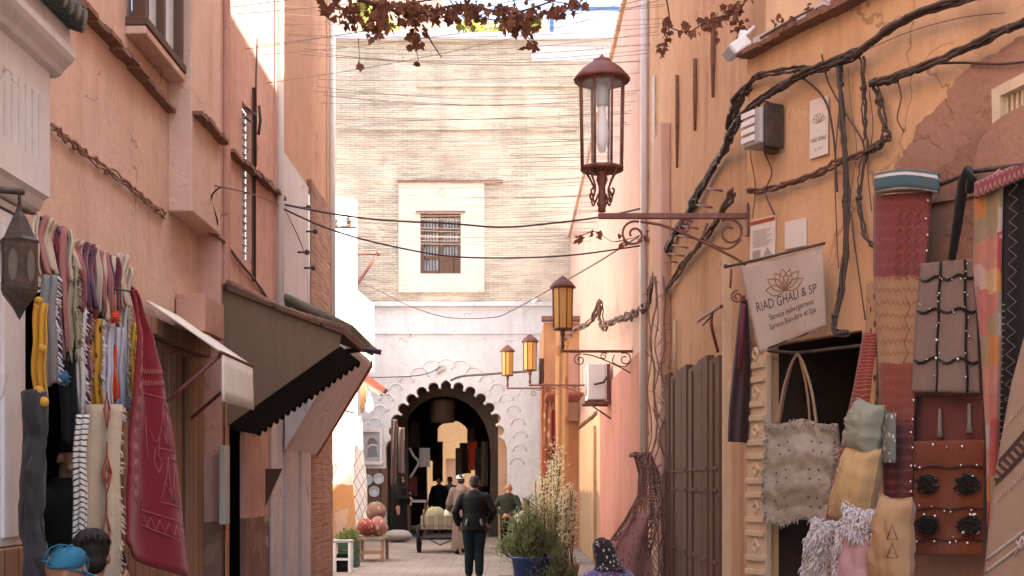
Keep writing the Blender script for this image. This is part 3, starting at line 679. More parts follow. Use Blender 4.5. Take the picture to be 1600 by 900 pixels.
h = thing('pink_house', 'long pink house with beige and rose painted base beyond the orange house', 'house', (1.78, 25, 0))
MB().wall(RW(1.6), 14.9, 17.3, -.35, 0, 0, 14.4).wall(RW(1.6), 17.3, 36, -.35, 0, 0, 8.25).build('wall', M['pink'], h, fix=False)  # unseen top of the near stretch raised to shade the ochre house
MB().bx(1.55, 1.98, 17.3, 36, 8.253, 8.36).build('roof_edge', M['ochre2'], h)
MB().bx(1.585, 1.602, 22.9, 30.4, 0, 2.78).build('beige_panel', M['beigewall'], h)
MB().bx(1.572, 1.602, 15.2, 22.88, 0, 3.15).build('rose_panel', M['rose'], h)
m = MB(); tile_ledge(m, RW(1.6), 24, 30.2, 2.8, -.01, .07); m.build('ledge', M['tile'], h)
MB().bx(1.53, 1.602, 24.0, 24.25, 0, 2.6).build('panel_edge', M['ochre2'], h)
MB().tube([(1.55, 15.1, 1.75), (1.55, 15.1, 4.6), (1.55, 15.0, 4.75), (1.55, 14.95, 9)], .045, 10).build('downpipe', M['pipe'], h)
h = thing('terracotta_shopfront', 'narrow terracotta shopfront jutting out where the pink house meets the gate', 'shopfront', (1.2, 32.5, 0))
MB().wall(XZ(30.5), .75, 1.6, -4.2, 0, 0, 5.35, ).build('wall', M['terracotta'], h)
MB().bx(.70, .80, 30.2, 30.45, 0, 3.6).build('timber_post', M['redtile'], h)
MB().bx(.7, 1.62, 30.05, 30.5, 5.36, 5.45).build('roof_board', M['tile'], h)
MB().wall(XZ(30.3), 1.1, 1.58, -.19, 0, 3.0, 4.6).build('brown_panel', M['salmon_dark'], h)

# ------------------------------------------------------------------ wooden hoods, awning, shop doors on the left
hd = thing('wooden_hood', 'big dark wooden hood with scalloped edge over the left shop doorway', 'hood', (-2.0, 11.5, 2.0))
A0, A1 = 10.72, 12.15
W1, T1, W0 = (-2.415, 3.14), (-1.43, 2.765), (-2.415, 1.98)
MB().prism([(W1[0], A0, W1[1]), (T1[0], A0, T1[1]), (T1[0]-.02, A0, T1[1]-.1), (W0[0], A0, W0[1])], (0, .03, 0)).build('cheek_panel', M['ply'], hd)
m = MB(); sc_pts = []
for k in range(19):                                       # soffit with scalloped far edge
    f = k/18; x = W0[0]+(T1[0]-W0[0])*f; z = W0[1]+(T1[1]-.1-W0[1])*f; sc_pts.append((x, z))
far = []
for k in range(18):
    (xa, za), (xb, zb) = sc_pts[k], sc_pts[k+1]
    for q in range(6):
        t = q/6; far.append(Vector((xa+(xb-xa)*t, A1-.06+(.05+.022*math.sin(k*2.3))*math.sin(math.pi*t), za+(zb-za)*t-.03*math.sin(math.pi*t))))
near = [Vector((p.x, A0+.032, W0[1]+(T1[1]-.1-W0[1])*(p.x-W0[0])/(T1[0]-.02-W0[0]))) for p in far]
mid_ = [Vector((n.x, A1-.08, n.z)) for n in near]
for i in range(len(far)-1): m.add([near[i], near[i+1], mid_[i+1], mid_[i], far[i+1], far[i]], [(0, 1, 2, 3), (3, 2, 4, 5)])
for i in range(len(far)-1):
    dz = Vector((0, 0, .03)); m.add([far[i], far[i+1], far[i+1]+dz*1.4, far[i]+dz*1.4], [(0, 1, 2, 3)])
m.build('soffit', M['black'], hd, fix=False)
m = MB(); m.prism([(W1[0], A0-.05, W1[1]+.002), (T1[0]+.03, A0-.05, T1[1]-.008), (T1[0]+.03, A0-.05, T1[1]+.032), (W1[0], A0-.05, W1[1]+.045)], (0, A1-A0+.1, 0)); m.build('roof', M['darkwood'], hd, bevel=.004)
m = MB()
for k in range(9):
    y = A0-.02+k*.18
    m.tube([(W1[0]+.03, y, W1[1]+.06), (-1.9, y, 2.965), (T1[0]+.025, y, T1[1]+.045)], [.03, .032, .034], 8)
m.build('roof_tiles', M['tile'], hd)
MB().tube([(-1.9, 12.1, 2.72), (-1.40, 12.12, 2.79), (-1.24, 12.14, 2.76)], .025, 8).build('pole', M['darkiron'], hd)
hd2 = thing('small_hood', 'smaller grey hood with mossy tiles behind the big wooden hood', 'hood', (-2, 14, 2.2))
B0, B1 = 13.3, 15.5
MB().prism([(-2.36, B0, 3.38), (-1.72, B0, 3.05), (-1.73, B0, 2.98), (-2.36, B0, 1.93)], (0, .03, 0)).build('cheek_panel', M['greywhite'], hd2)
MB().prism([(-2.36, B0-.02, 1.87), (-1.71, B0-.02, 2.95), (-1.71, B0-.02, 3.0), (-2.36, B0-.02, 1.95)], (0, B1-B0, 0)).build('soffit', M['greywhite'], hd2)
MB().prism([(-2.36, B1-.015, 1.83), (-1.69, B1-.015, 2.93), (-1.69, B1-.015, 3.02), (-2.36, B1-.015, 1.94)], (0, .04, 0)).build('edge_board', M['redtile'], hd2)
m = MB()
for k in range(13):
    y = B0-.03+k*.18
    m.tube([(-2.36, y, 3.45), (-2.0, y, 3.28), (-1.66, y, 3.10)], [.045, .05, .055], 8)
m.bx(-2.36, -2.3, B0, B1, 3.3, 3.4); m.build('roof_tiles', M['greytile'], hd2)

aw = thing('fabric_awning', 'small cream fabric awning on brown arms over the plank door', 'awning', (-2.3, 9.4, 2.1))
def awn(a, b): return Vector((-2.56+.52*b, 8.95+1.05*a+.03*b, 2.80-.36*b-.03*math.sin(a*math.pi)*b))
MB().sheet(awn, 6, 6, .012).build('canopy', fabric('cream awning canvas', (.80, .73, .62), wob=.01, fuzz=.1), aw)
M['canvas'] = bpy.data.materials['cream awning canvas']
MB().sheet(lambda a, b: Vector((-2.035+.012*math.sin(a*20)*b, 8.985+1.04*a, 2.435-.34*b)), 16, 4, .01).build('valance', M['canvas'], aw)
for y in (9.0, 10.0): MB().tube([(-2.05, y, 2.42), (-2.56, y, 1.98)], .014, 8).build('arm', M['iron'], aw)
MB().tube([(-2.04, 8.96, 2.435), (-2.04, 10.06, 2.435)], .016, 8).build('front_bar', M['iron'], aw)

pd = thing('plank_door', 'brown plank shop door and boarding under the cream awning', 'door', (-2.56, 9.5, 0))
MB().bx(-2.597, -2.55, 8.42, 9.5, 0, 2.55).build('door_leaf', M['plank'], pd, bevel=.005)
MB().bx(-2.597, -2.54, 9.515, 10.55, 0, 2.5).build('boarding', M['plank'], pd, bevel=.005)
MB().bx(-2.535, -2.50, 9.9, 9.97, .0, 2.5).bx(-2.597, -2.49, 8.38, 10.58, 2.56, 2.68).build('door_frame', M['plank'], pd, bevel=.005)
bx_ = MB().bx(-2.59, -2.36, 9.85, 10.5, 2.69, 2.98).build('wall_box', M['salmon_dark'], None, 'pinkish boxed lintel above the plank boarding beside the hood', 'box', bevel=.01)
MB().bx(-2.40, -2.385, 10.71, 10.80, 0, 2.2).build('orange_jamb', M['terracotta'], None, 'narrow orange door jamb beside the black doorway', 'door jamb')
MB().bx(-2.39, -2.335, 10.42, 10.60, 1.18, 1.83).build('meter_box', M['metalgrey'], None, 'narrow pale grey meter box beside the black doorway', 'meter box', bevel=.012)
m = MB(); m.prism([(-2.38, 12.35, 1.30), (-2.22, 12.35, 1.66), (-2.38, 12.35, 1.66)], (0, .03, 0)); m.build('bracket_sign', M['darkwood'], None, 'dark three cornered board sticking out between rose and white walls', 'board')

# ------------------------------------------------------------------ lamps
def scroll(mb, c, r0, r1, turns, ax, az, a0=0., rad=.008, n=26, fl=1):
    pts = []
    for i in range(n+1):
        t = i/n; r = r0+(r1-r0)*t; a = a0+fl*2*math.pi*turns*t
        pts.append(Vector(c)+ax*(r*math.cos(a))+az*(r*math.sin(a)))
    mb.tube(pts, rad, 6); return pts
EX, EZ = Vector((1, 0, 0)), Vector((0, 0, 1))
def street_lamp(o, arm, glass, label, bulb, ornate=True):
    root = thing('street_lamp', label, 'street lamp', o, 'wall lanterns along the right side'); o = Vector(o)
    b = o+Vector((0, 0, .27))                             # o: bottom of the stem, on the arm
    hb = .545
    MB().lathe([(.172, hb), (.178, hb+.012), (.165, hb+.03), (.125, hb+.075), (.085, hb+.105), (.06, hb+.118), (.055, hb+.135), (.03, hb+.145), (.016, hb+.155), (.004, hb+.17)], b, 20).build('roof', M['iron'], root)
    m = MB(); N = 8
    for k in range(N):
        a = 2*math.pi*(k+.5)/N; d = Vector((math.cos(a), math.sin(a), 0)); m.tube([b+d*.132, b+d*.142+EZ*hb], .0085, 5)
    for z, r in ((0, .133), (hb-.004, .142)):
        m.tube([b+Vector((r*math.cos(2*math.pi*(k+.5)/N), r*math.sin(2*math.pi*(k+.5)/N), z)) for k in range(N+1)], .010, 5)
    m.lathe([(.02, -.02), (.135, -.012), (.135, -.004), (.02, .0)], b, 16)
    m.build('frame', M['iron'], root)
    m = MB(); m.lathe([(.128, .005), (.137, hb-.01)], b, N, False, .5); m.build('glass_panes', glass, root, fix=False)
    if bulb:
        m = MB(); m.mat(M['frost']); m.lathe([(.0, .10), (.02, .11), (.036, .16), (.042, .22), (.034, .29), (.022, .34), (.024, .39)], b, 14)
        m.mat(M['metalgrey']); m.lathe([(.03, .39), (.036, .40), (.036, .5), (.02, hb)], b, 14); m.build('bulb', None, root)
    m = MB(); m.lathe([(.024, 0), (.024, .03), (.034, .05), (.024, .07), (.022, .16), (.036, .20), (.03, .23), (.05, .255)], o, 12)
    if ornate:
        for k in range(4):
            a = math.pi/4+k*math.pi/2; d = Vector((math.cos(a), math.sin(a), 0))
            m.tube(smooth_path([b+d*.125+EZ*-.01, b+d*.085+EZ*-.07, b+d*.06+EZ*-.13, b+d*.085+EZ*-.18, b+d*.10+EZ*-.15, b+d*.085+EZ*-.135], 4), .007, 5)
            m.tube(smooth_path([b+d*.03+EZ*-.16, b+d*.07+EZ*-.22, b+d*.085+EZ*-.185, b+d*.07+EZ*-.175], 4), .006, 5)
    m.build('stem', M['iron'], root)
    m = MB(); m.box(o+Vector((arm/2-.012, 0, -.026)), (arm+.024, .034, .034)).box(o+Vector((arm+.006, 0, -.05)), (.012, .07, .2))
    m.build('arm', M['iron'], root, bevel=.003)
    m = MB(); e = o+Vector((arm, 0, -.03))
    m.tube(smooth_path([e+Vector((0, 0, -.3)), e+Vector((-.12, 0, -.23)), e+Vector((-.35, 0, -.12)), e+Vector((-.52, 0, -.055)), e+Vector((-.66, 0, -.03))]), .009, 6)
    scroll(m, e+Vector((-.70, 0, -.11)), .085, .02, 1.4, EX, EZ, 1.2)
    scroll(m, e+Vector((-.10, 0, -.10)), .09, .03, 1.2, EX, EZ, 2.2, fl=-1)
    scroll(m, e+Vector((-.38, 0, -.06)), .05, .015, 1.3, EX, EZ, .5)
    m.tube(smooth_path([e+Vector((-.24, 0, -.04)), e+Vector((-.26, 0, -.14)), e+Vector((-.12, 0, -.2)), e+Vector((-.03, 0, -.14))]), .007, 6)
    m.build('scroll_bracket', M['iron'], root); return root
l1 = street_lamp((.562, 8.0, 3.215), .90, M['glass'], 'large red brown iron wall lantern with clear glass and pale bulb, nearest of the lanterns', True)
l2 = street_lamp(tuple(P(879, 546, 17)), 1.6-P(879, 546, 17).x, M['amber'], 'amber glass wall lantern on scroll arm above the white air conditioner', False, False)
l3 = street_lamp(tuple(P(828, 600, 25)), 1.6-P(828, 0, 25).x, M['amber'], 'amber glass wall lantern hanging in front of the terracotta shopfront roof', False, False)
l4 = street_lamp(tuple(P(793, 605, 29.5)), 1.2-P(793, 0, 31).x, M['amber'], 'smallest amber wall lantern, seen just over the white wall right of the arch', False, False)

ml = thing('hanging_lantern', 'dark pierced metal lantern hanging from an iron arm by the white pilaster', 'lantern', (-2.155, 5.6, 2.2))
c = Vector((-2.155, 5.6, 2.235))
MB().lathe([(.002, 0), (.03, .05), (.075, .11), (.082, .13), (.082, .33), (.088, .345), (.07, .36), (.03, .45), (.012, .475), (.012, .50)], c, 6, False).build('body', M['darkiron'], ml, bevel=.003)
m = MB()
for k in range(6):
    a = 2*math.pi*(k+.5)/6; d = Vector((math.cos(a), math.sin(a), 0)); t = Vector((-d.y, d.x, 0)); q = c+d*.0745
    pts = [q+t*(.02*math.cos(w))+EZ*(.23+.07*math.sin(w)) for w in [2*math.pi*j/14 for j in range(14)]]
    m.prism(pts, -d*.002)
m.build('glass_pane', plain('smoky lantern pane', (.13, .115, .10), .25, .5), ml)
m = MB(); m.tube([c+EZ*.5, c+EZ*.56], .008, 6).tube([c+Vector((-.25, 0, .58)), c+Vector((.02, 0, .56))], .016, 6); m.tube([c+Vector((-.25, 0, .58)), c+Vector((-.02, 0, .46)), c+Vector((-.0, 0, .5))], .008, 6)
m.build('iron_arm', M['darkiron'], ml)

# ------------------------------------------------------------------ cables
def bundle(name, pts, n, r, label, mat=None, spread=1.9, fuzz=0., group=None, cat='cable', lash=True):
    pts = smooth_path(pts, 7); m = MB()
    for s_ in range(n):
        ph = 2*math.pi*s_/n; q = []
        for i, p in enumerate(pts):
            a = ph+i*.13+1.2*mnoise.noise(Vector((i*.11, s_*3.7, r*90))); off = r*spread*(.55 if n > 1 else 0)*(1.15+1.3*mnoise.noise(Vector((i*.16, s_*5.1, n*2.))))
            t = pts[min(i+1, len(pts)-1)]-pts[max(i-1, 0)]
            x = t.cross(Vector((0, 0, 1)));  x = x.normalized() if x.length > 1e-5 else Vector((1, 0, 0)); y = x.cross(t).normalized()
            jit = Vector((random.uniform(-1, 1), random.uniform(-1, 1), random.uniform(-1, 1)))*fuzz
            q.append(p+(x*math.cos(a)+y*math.sin(a))*off+jit)
        m.tube(q, r*random.choice((.45, .6, .8, 1.05)), 6)
    if lash and n > 2:
        for i in range(5, len(pts)-3, 17):
            t = (pts[i+1]-pts[i-1]).normalized(); m.tube([pts[i]-t*.008, pts[i]+t*.008], r*(.9+spread*.62), 8)
    return m.build(name, mat or M['cable'], None, label, cat, group)
n_ = lambda u, v, o=.05: PN(u, v, o)
w_ = lambda u, v, X=1.55: PX(u, v, X)
bundle('cable_bundle', [n_(1560, -14, .12), n_(1480, 5, .12), n_(1400, 38, .1), n_(1345, 78, .09), n_(1300, 98, .08), n_(1250, 118, .08), n_(1205, 145, .08), n_(1176, 165, .08), P(1158, 185, 8.0), P(1140, 210, 8.4)], 7, .0115, 'thick twisted bundle of grey cables sweeping across the ochre house top', spread=2.0, fuzz=.006)
bundle('cable_bundle', [n_(1345, 84, .06), n_(1290, 104, .06), n_(1240, 108, .06), n_(1190, 118, .06), P(1168, 135, 7.95), P(1155, 165, 8.1), P(1146, 190, 8.3)], 4, .010, 'thinner upper cable run above the thick twisted bundle', fuzz=.006)
bundle('cable_bundle', [P(1168, 140, 7.95), P(1148, 170, 8.3), P(1140, 215, 8.7), w_(1118, 255), w_(1090, 305), w_(1062, 350), w_(1036, 400), w_(1020, 440), w_(1012, 480)], 6, .015, 'knotted dark cables running down the corner past the first lantern arm', fuzz=.014)
bundle('cable_bundle', [P(1146, 300, 8.3), w_(1120, 345), w_(1095, 380), w_(1068, 412), w_(1045, 448), w_(1030, 465)], 5, .013, 'lower sloping cable run on the orange house under the lantern arm', M['cablebr'], fuzz=.012)
bundle('cable_bundle', [n_(1610, 30, .09), n_(1560, 52, .09), n_(1500, 80, .09), n_(1440, 105, .09), n_(1395, 122, .08), n_(1362, 130, .08)], 5, .011, 'dark cable run over the pink plaster at upper right', fuzz=.006)
bundle('cable_bundle', [n_(1168, 298, .05), n_(1210, 293, .05), n_(1260, 277, .05), n_(1310, 255, .05), n_(1350, 238, .05), n_(1388, 215, .06)], 4, .009, 'thin dusty cable run under the white plaque', M['cablebr'], fuzz=.008)
bundle('cable_bundle', [n_(1312, 98, .07), n_(1314, 150, .07), n_(1318, 220, .07), n_(1321, 300, .07), n_(1320, 400, .08), n_(1312, 460, .1), n_(1303, 512, .14), n_(1325, 522, .16)], 5, .010, 'vertical cable bundle dropping right of the plaque to the shop opening', fuzz=.004)
bundle('cable_bundle', [n_(1345, 90, .06), n_(1350, 160, .05), n_(1352, 230, .05), n_(1342, 300, .05), n_(1350, 360, .05), n_(1362, 385, .05)], 3, .009, 'slack cables hanging beside the vertical bundle', fuzz=.006)
bundle('cable_bundle', [n_(1363, 128, .06), n_(1378, 170, .06), n_(1385, 205, .06), n_(1376, 225, .06), n_(1352, 240, .05)], 3, .012, 'short curling cable end by the edge of the pink plaster', fuzz=.006)
for k, (pts, lab) in enumerate((
    ([(1284, 85), (1295, 130), (1320, 175), (1345, 215), (1352, 240)], 'thin cable crossing diagonally beside the white plaque'),
    ([(1310, 180), (1305, 260), (1306, 330), (1310, 420)], 'thin cable hanging left of the vertical bundle'),
    ([(1330, 330), (1338, 400), (1345, 450), (1352, 500)], 'thin cable hanging right of the vertical bundle near the rugs'),
    ([(1172, 195), (1190, 160), (1206, 165), (1200, 185)], 'short looped cable above the grey junction box'))):
    bundle('loose_cable', [n_(u, v, .06) for u, v in pts], 1, .0065, lab)
for k, (pts, lab) in enumerate((
    ([(1240, 112), (1285, 150), (1302, 210), (1308, 300)], 'thin slack cable crossing left of the white plaque top'),
    ([(1325, 105), (1330, 170), (1338, 235), (1328, 320), (1336, 395)], 'thin wavy cable between the vertical bundle and the slack cables'),
    ([(1358, 140), (1364, 200), (1356, 260), (1362, 330)], 'thin cable hanging just left of the pink plaster edge'),
    ([(1400, 120), (1408, 150), (1402, 185), (1412, 205)], 'short stray cable end on the pink plaster'),
    ([(1450, 100), (1500, 98), (1560, 100), (1610, 96)], 'thin pale cable branching right over the pink plaster'),
    ([(1180, 160), (1172, 230), (1180, 290), (1176, 340)], 'thin cable dropping behind the grey junction box'),
    ([(1195, 240), (1206, 270), (1196, 300), (1210, 335)], 'thin looping cable under the grey junction box'),
    ([(1345, 82), (1420, 50), (1500, 28), (1570, 20)], 'loose strand sagging under the thick bundle at upper right'))):
    bundle('loose_cable', [n_(u, v, .055) for u, v in pts], 1, random.choice((.0045, .006)), lab, M['cablebr'] if k % 2 else None)
bundle('cable_bundle', [P(1005, 482, 15), P(985, 492, 16), P(960, 500, 17.5), P(940, 512, 19), P(937, 470, 19.5), P(925, 500, 20), P(900, 515, 22), P(880, 530, 24)], 4, .018, 'tangled cable run along the pink house behind the second lantern', M['cablebr'], fuzz=.03)
bundle('loose_cable', [P(330, 290, 10.6), P(345, 292, 10.4), P(400, 305, 11.5), P(440, 322, 13.3)], 1, .012, 'black cable looping off the salmon chimney breast')
bundle('loose_cable', [P(344, 292, 10.2), P(330, 310, 10.3), P(340, 350, 10.5), P(325, 360, 10.5)], 1, .010, 'black cable curling under the salmon chimney breast')
bundle('loose_cable', [P(325, 362, 10.5), P(350, 378, 10.7), P(375, 410, 11.3), P(400, 440, 12), P(420, 470, 12.7)], 1, .012, 'brown cable sagging down the rose house to the hood', M['cablebr'])
bundle('loose_cable', [P(442, 322, 13.4), P(470, 380, 14.5), P(482, 430, 15.2), P(478, 480, 15.2)], 1, .012, 'black cable hanging by the white downpipe on the ochre house')
bundle('loose_cable', [P(170, 10, 8.4), P(178, 50, 8.5), P(195, 75, 8.7), P(205, 98, 8.8)], 1, .009, 'thin cable drooping over the left tile ledge', M['cablebr'])
# rough cable run half buried in plaster across the salmon house
m = MB(); pts = smooth_path([PX(80, 199, -2.585), PX(110, 222, -2.585), PX(150, 255, -2.585), PX(180, 275, -2.585), PX(215, 305, -2.585), PX(240, 325, -2.585), PX(256, 338, -2.585)], 8)
for s_ in range(3): m.tube([p+Vector((random.uniform(0, .02), 0, random.uniform(-.012, .012)+.016*(s_-1))) for p in pts], [random.uniform(.005, .012) for p in pts], 6)
m.build('cable_run', M['crust'], None, 'rough plaster crusted cable run across the salmon house wall', 'cable')

def span(a, b, sag, r, n=18):
    a, b = Vector(a), Vector(b); return MB().tube([a+(b-a)*(i/n)-EZ*(sag*4*(i/n)*(1-i/n)) for i in range(n+1)], r, 5)
def poly_cable(pts, r, lab): MB().tube(smooth_path(pts, 8), r, 6).build('cable', M['cable'], None, lab, 'cable')
poly_cable([P(437, 318, 13.4), P(520, 334, 14.5), P(600, 344, 15.5), P(700, 349, 16), P(785, 355, 16), P(870, 348, 16), P(945, 338, 15.8), P(1005, 325, 15.2)], .012, 'thicker black cable across the street in front of the gate window top')
poly_cable([P(440, 325, 13.4), P(515, 358, 14), P(600, 382, 15), P(700, 400, 15.5), P(800, 403, 15.5), P(900, 398, 15.3), P(1000, 384, 15.1)], .010, 'sagging black cable across the street over the gate window bottom')
poly_cable([P(560, 440, 33), P(600, 458, 33.5), P(640, 478, 34), P(700, 496, 34), P(770, 496, 34), P(800, 485, 30), P(860, 452, 24), P(930, 412, 19), P(1000, 368, 15.4)], .012, 'thin cable sagging below the gate window and rising to the right wall')
poly_cable([P(565, 590, 34.8), P(640, 588, 34.8), P(672, 582, 34.8), P(690, 572, 34.8)], .015, 'thin cable stapled over the arch to a small lamp')
poly_cable([P(705, 594, 34.6), P(722, 588, 33), P(760, 585, 31), P(800, 582, 30), P(830, 580, 28)], .03, 'drooping black cable between the arch top and the smallest lantern')
m = MB(); c = G(688, 577, .1); m.box(c, (.28, .08, .14), Matrix.Rotation(R(-28), 3, 'Y')); m.build('floodlight', M['metalgrey'], None, 'small grey floodlight fixed over the arch top', 'lamp', bevel=.02)
m = MB(); c = G(835, 470, .1); m.ball(c, .1, 12); m.build('globe_lamp', M['metalwhite'], None, 'small white globe fixed at the right end of the string course', 'lamp')
# trellis wires
for i in range(58):
    f = i/57; y = 12.6+13.0*f**1.1; z = 6.45+random.uniform(-.12, .12)
    x0 = -2.42 if y < 16.9 else -3.6
    span((x0, y+random.uniform(-.25, .25), z+random.uniform(-.05, .08)), (1.58, y+random.uniform(-.3, .3), z+random.uniform(-.08, .08)), random.uniform(.03, .14), .0024+.0026*f).build('trellis_wire', M['wire'], None, 'thin taut trellis wire strung high across the street between the houses', 'wire', 'trellis wires over the street')
# wires over the near left ledge
for i in range(9):
    y = 9.9+i*.34; span((-2.42, y, 5.55+random.uniform(-.1, .1)), (1.6, y+random.uniform(-.2, .2), 6.3), .08, .0035).build('trellis_wire', M['wire'], None, 'thin wire slanting up from the left wall beside the chimney breast', 'wire', 'wires rising from the left wall')

# ------------------------------------------------------------------ fittings on walls
jb = thing('junction_box', 'grey ribbed cable junction box on the ochre corner under the bundle', 'junction box', PN(1190, 235, .08))
tj = tN(1192, .1); cj = FRN(tj, 0, P(0, 207, 7.8).z)
m = MB(); m.fbox(FRN, tj-.11, tj+.07, .01, .17, cj.z-.115, cj.z+.10); m.build('casing', M['metalgrey'], jb, bevel=.012)
m = MB()
for k in range(4): m.fbox(FRN, tj-.115, tj+.02, .172, .18, cj.z-.09+k*.05, cj.z-.055+k*.05)
m.build('rib', M['metalwhite'], jb, bevel=.004)
MB().fbox(FRN, tj+.072, tj+.10, .02, .15, cj.z-.14, cj.z+.12).build('side_plate', M['darkiron'], jb, bevel=.006)
MB().fbox(FRN, tj+.0, tj+.05, .02, .10, cj.z-.16, cj.z-.118).build('cable_gland', M['cable'], jb, bevel=.006)
fl = thing('floodlight', 'white security floodlight hanging at the corner under the dry leaves', 'lamp', P(1155, 60, 8))
rot = Matrix.Rotation(R(-38), 3, 'Y') @ Matrix.Rotation(R(20), 3, 'Z')
c = P(1152, 75, 7.95)
MB().box(c, (.14, .12, .075), rot).build('casing', M['metalwhite'], fl, bevel=.012)
MB().box(c+rot @ Vector((-.078, 0, -.0)), (.012, .10, .06), rot).build('lens', M['pane'], fl)
MB().tube([c+rot @ Vector((.05, 0, .04)), P(1170, 50, 8.0), P(1178, 42, 8.05)], .012, 6).bx(1.43, 1.47, 8.02, 8.1, 4.2, 4.36).build('bracket', M['metalwhite'], fl)
def PLQ(name, lab, cat, px, off, lines, mat=None, emblem=None):   # flat notice on the near right wall
    root = thing(name, lab, cat, PN(*px[3], 0))
    m = MB(); m.prism([PN(u, v, off) for u, v in px], -NN*.008); m.build('board', mat or M['paper'], root, bevel=.002)
    def S(a, b):
        p = PN(*px[0], off+.002)*(1-a)*(1-b)+PN(*px[1], off+.002)*a*(1-b)+PN(*px[2], off+.002)*a*b+PN(*px[3], off+.002)*(1-a)*b
        return p
    for (txt, a, b, sz, mt) in lines:
        vs, fs = text_mesh(txt, 1.); wd = max(p.x for p in vs)-min(p.x for p in vs)
        MB().add([S(a+p.x/wd*sz[0], b-p.y*sz[1]) for p in vs], fs).build('lettering', M[mt], root, fix=False)
    return root, S
pq, S = PLQ('plaque', 'white plaque with lotus emblem and guest house name on the ochre wall', 'plaque', [(1265, 158), (1293, 149), (1293, 240), (1265, 249)], .02,
            [('RIAD GHALI', .5, .73, (.8, .10), 'ink'), ('& SPA', .5, .88, (.45, .06), 'faint')])
m = MB()
for k in range(5):
    a = R(30+30*k); pts = []
    for j in range(13):
        w = 2*math.pi*j/12; px_, py_ = .02*math.cos(w), .09+.08*math.sin(w)
        pts.append(S(.5+(px_*math.sin(a)*6+py_*math.cos(a)*2.4), .42-(py_*math.sin(a)-px_*math.cos(a)*1.2)))
    m.tube(pts, .0016, 4)
m.build('emblem', M['faint'], pq)
PLQ('notice', 'paper notice with a red heading pasted beside the lantern arm', 'notice', [(1173, 345), (1211, 336), (1210, 398), (1171, 408)], .015,
    [], None)
nb = [o for o in col.objects if o.name.startswith('notice')][-1]
MB().prism([PN(u, v, .017) for u, v in [(1172.5, 347), (1210.5, 338), (1210.5, 344), (1172.5, 353)]], -NN*.001).build('red_heading', M['redink'], nb)
m = MB()
for k in range(9): v = 362+k*3.1; m.prism([PN(uu, vv, .0166) for uu, vv in [(1176, v), (1206-(k % 3)*4, v-7+(k % 3)*.9), (1206-(k % 3)*4, v-5.8+(k % 3)*.9), (1176, v+1.2)]], -NN*.001)
m.prism([PN(uu, vv, .0166) for uu, vv in [(1176, 393), (1188, 390), (1188, 402), (1176, 405)]], -NN*.001).prism([PN(uu, vv, .0166) for uu, vv in [(1192, 400), (1199, 386), (1206, 397)]], -NN*.001)
m.build('printed_lines', M['faint'], nb)
PLQ('notice', 'plain white paper notice right of the red headed one', 'notice', [(1226, 347), (1259, 340), (1259, 384), (1226, 390)], .015, [])

# banner
bn = thing('banner', 'beige cloth banner with lotus emblem and guest house name hung from an iron bar', 'banner', P(1225, 555, 7.4))
TL, TR, BR, BL = P(1156, 417, 7.45), P(1286, 385, 7.12), P(1291, 508, 7.1), P(1187, 553, 7.4)
def ban(a, b, lift=0.):
    p = TL*(1-a)*(1-b)+TR*a*(1-b)+BR*a*b+BL*(1-a)*b
    return p+Vector((-.3, -.95, 0))*((.018*math.sin(a*9+b*2)*(.3+b)+.02*math.sin(b*3.1)*a)+lift)
MB().sheet(ban, 28, 24, .004).build('cloth', fabric('beige banner cloth', (.42, .34, .28), wob=0, fuzz=.12), bn)
for (txt, a, b, w_t, h_t, mt) in (('RIAD GHALI & SP', .50, .555, .80, .115, 'ink'), ('Service hébergement', .545, .685, .62, .07, 'ink'), ('Service Bien-être et Spa', .545, .79, .66, .07, 'ink'), ('05 24 39 09', .52, .945, .5, .06, 'faint')):
    if txt[0] == '0': txt = 'MARRAKECH'
    if txt == 'MARRAKECH': continue
    vs, fs = text_mesh(txt); xs = [p.x for p in vs]; x0, x1 = min(xs), max(xs)
    MB().add([ban(a+((p.x-x0)/(x1-x0)-.5)*w_t, b-p.y*h_t/.72, .0042) for p in vs], fs).build('lettering', M[mt], bn, fix=False)
m = MB()
for k in range(7):
    ang = R(90+(k-3)*26); L = .22 if k in (2, 3, 4) else .25
    pts = []
    for j in range(17):
        t = j/16*2; s_ = t if t <= 1 else 2-t; side = 1 if t <= 1 else -1
        r_ = L*s_; wd = .055*math.sin(math.pi*s_)*side
        pts.append(ban(.5+(r_*math.cos(ang)-wd*math.sin(ang))*1.0, .40-(r_*math.sin(ang)+wd*math.cos(ang))*1.15, .004))
    m.tube(pts, .0028, 4)
m.build('lotus_emblem', M['gold'], bn)
MB().tube([P(1134, 417, 7.5), P(1158, 412, 7.44), P(1289, 380, 7.1)], .008, 8).ball(P(1134, 416, 7.5), .014, 8).build('iron_bar', M['darkiron'], bn)
MB().tube([P(1190, 548, 7.39), P(1262, 520, 7.2)], .006, 6).build('lower_rod', M['darkiron'], bn)
m = MB(); scroll(m, P(1152, 464, 7.5), .038, .01, 1.5, EX, EZ, 1.5, .006); m.tube([P(1143, 420, 7.5), P(1141, 450, 7.5)], .006, 6); m.build('scroll_bracket', M['iron'], bn)

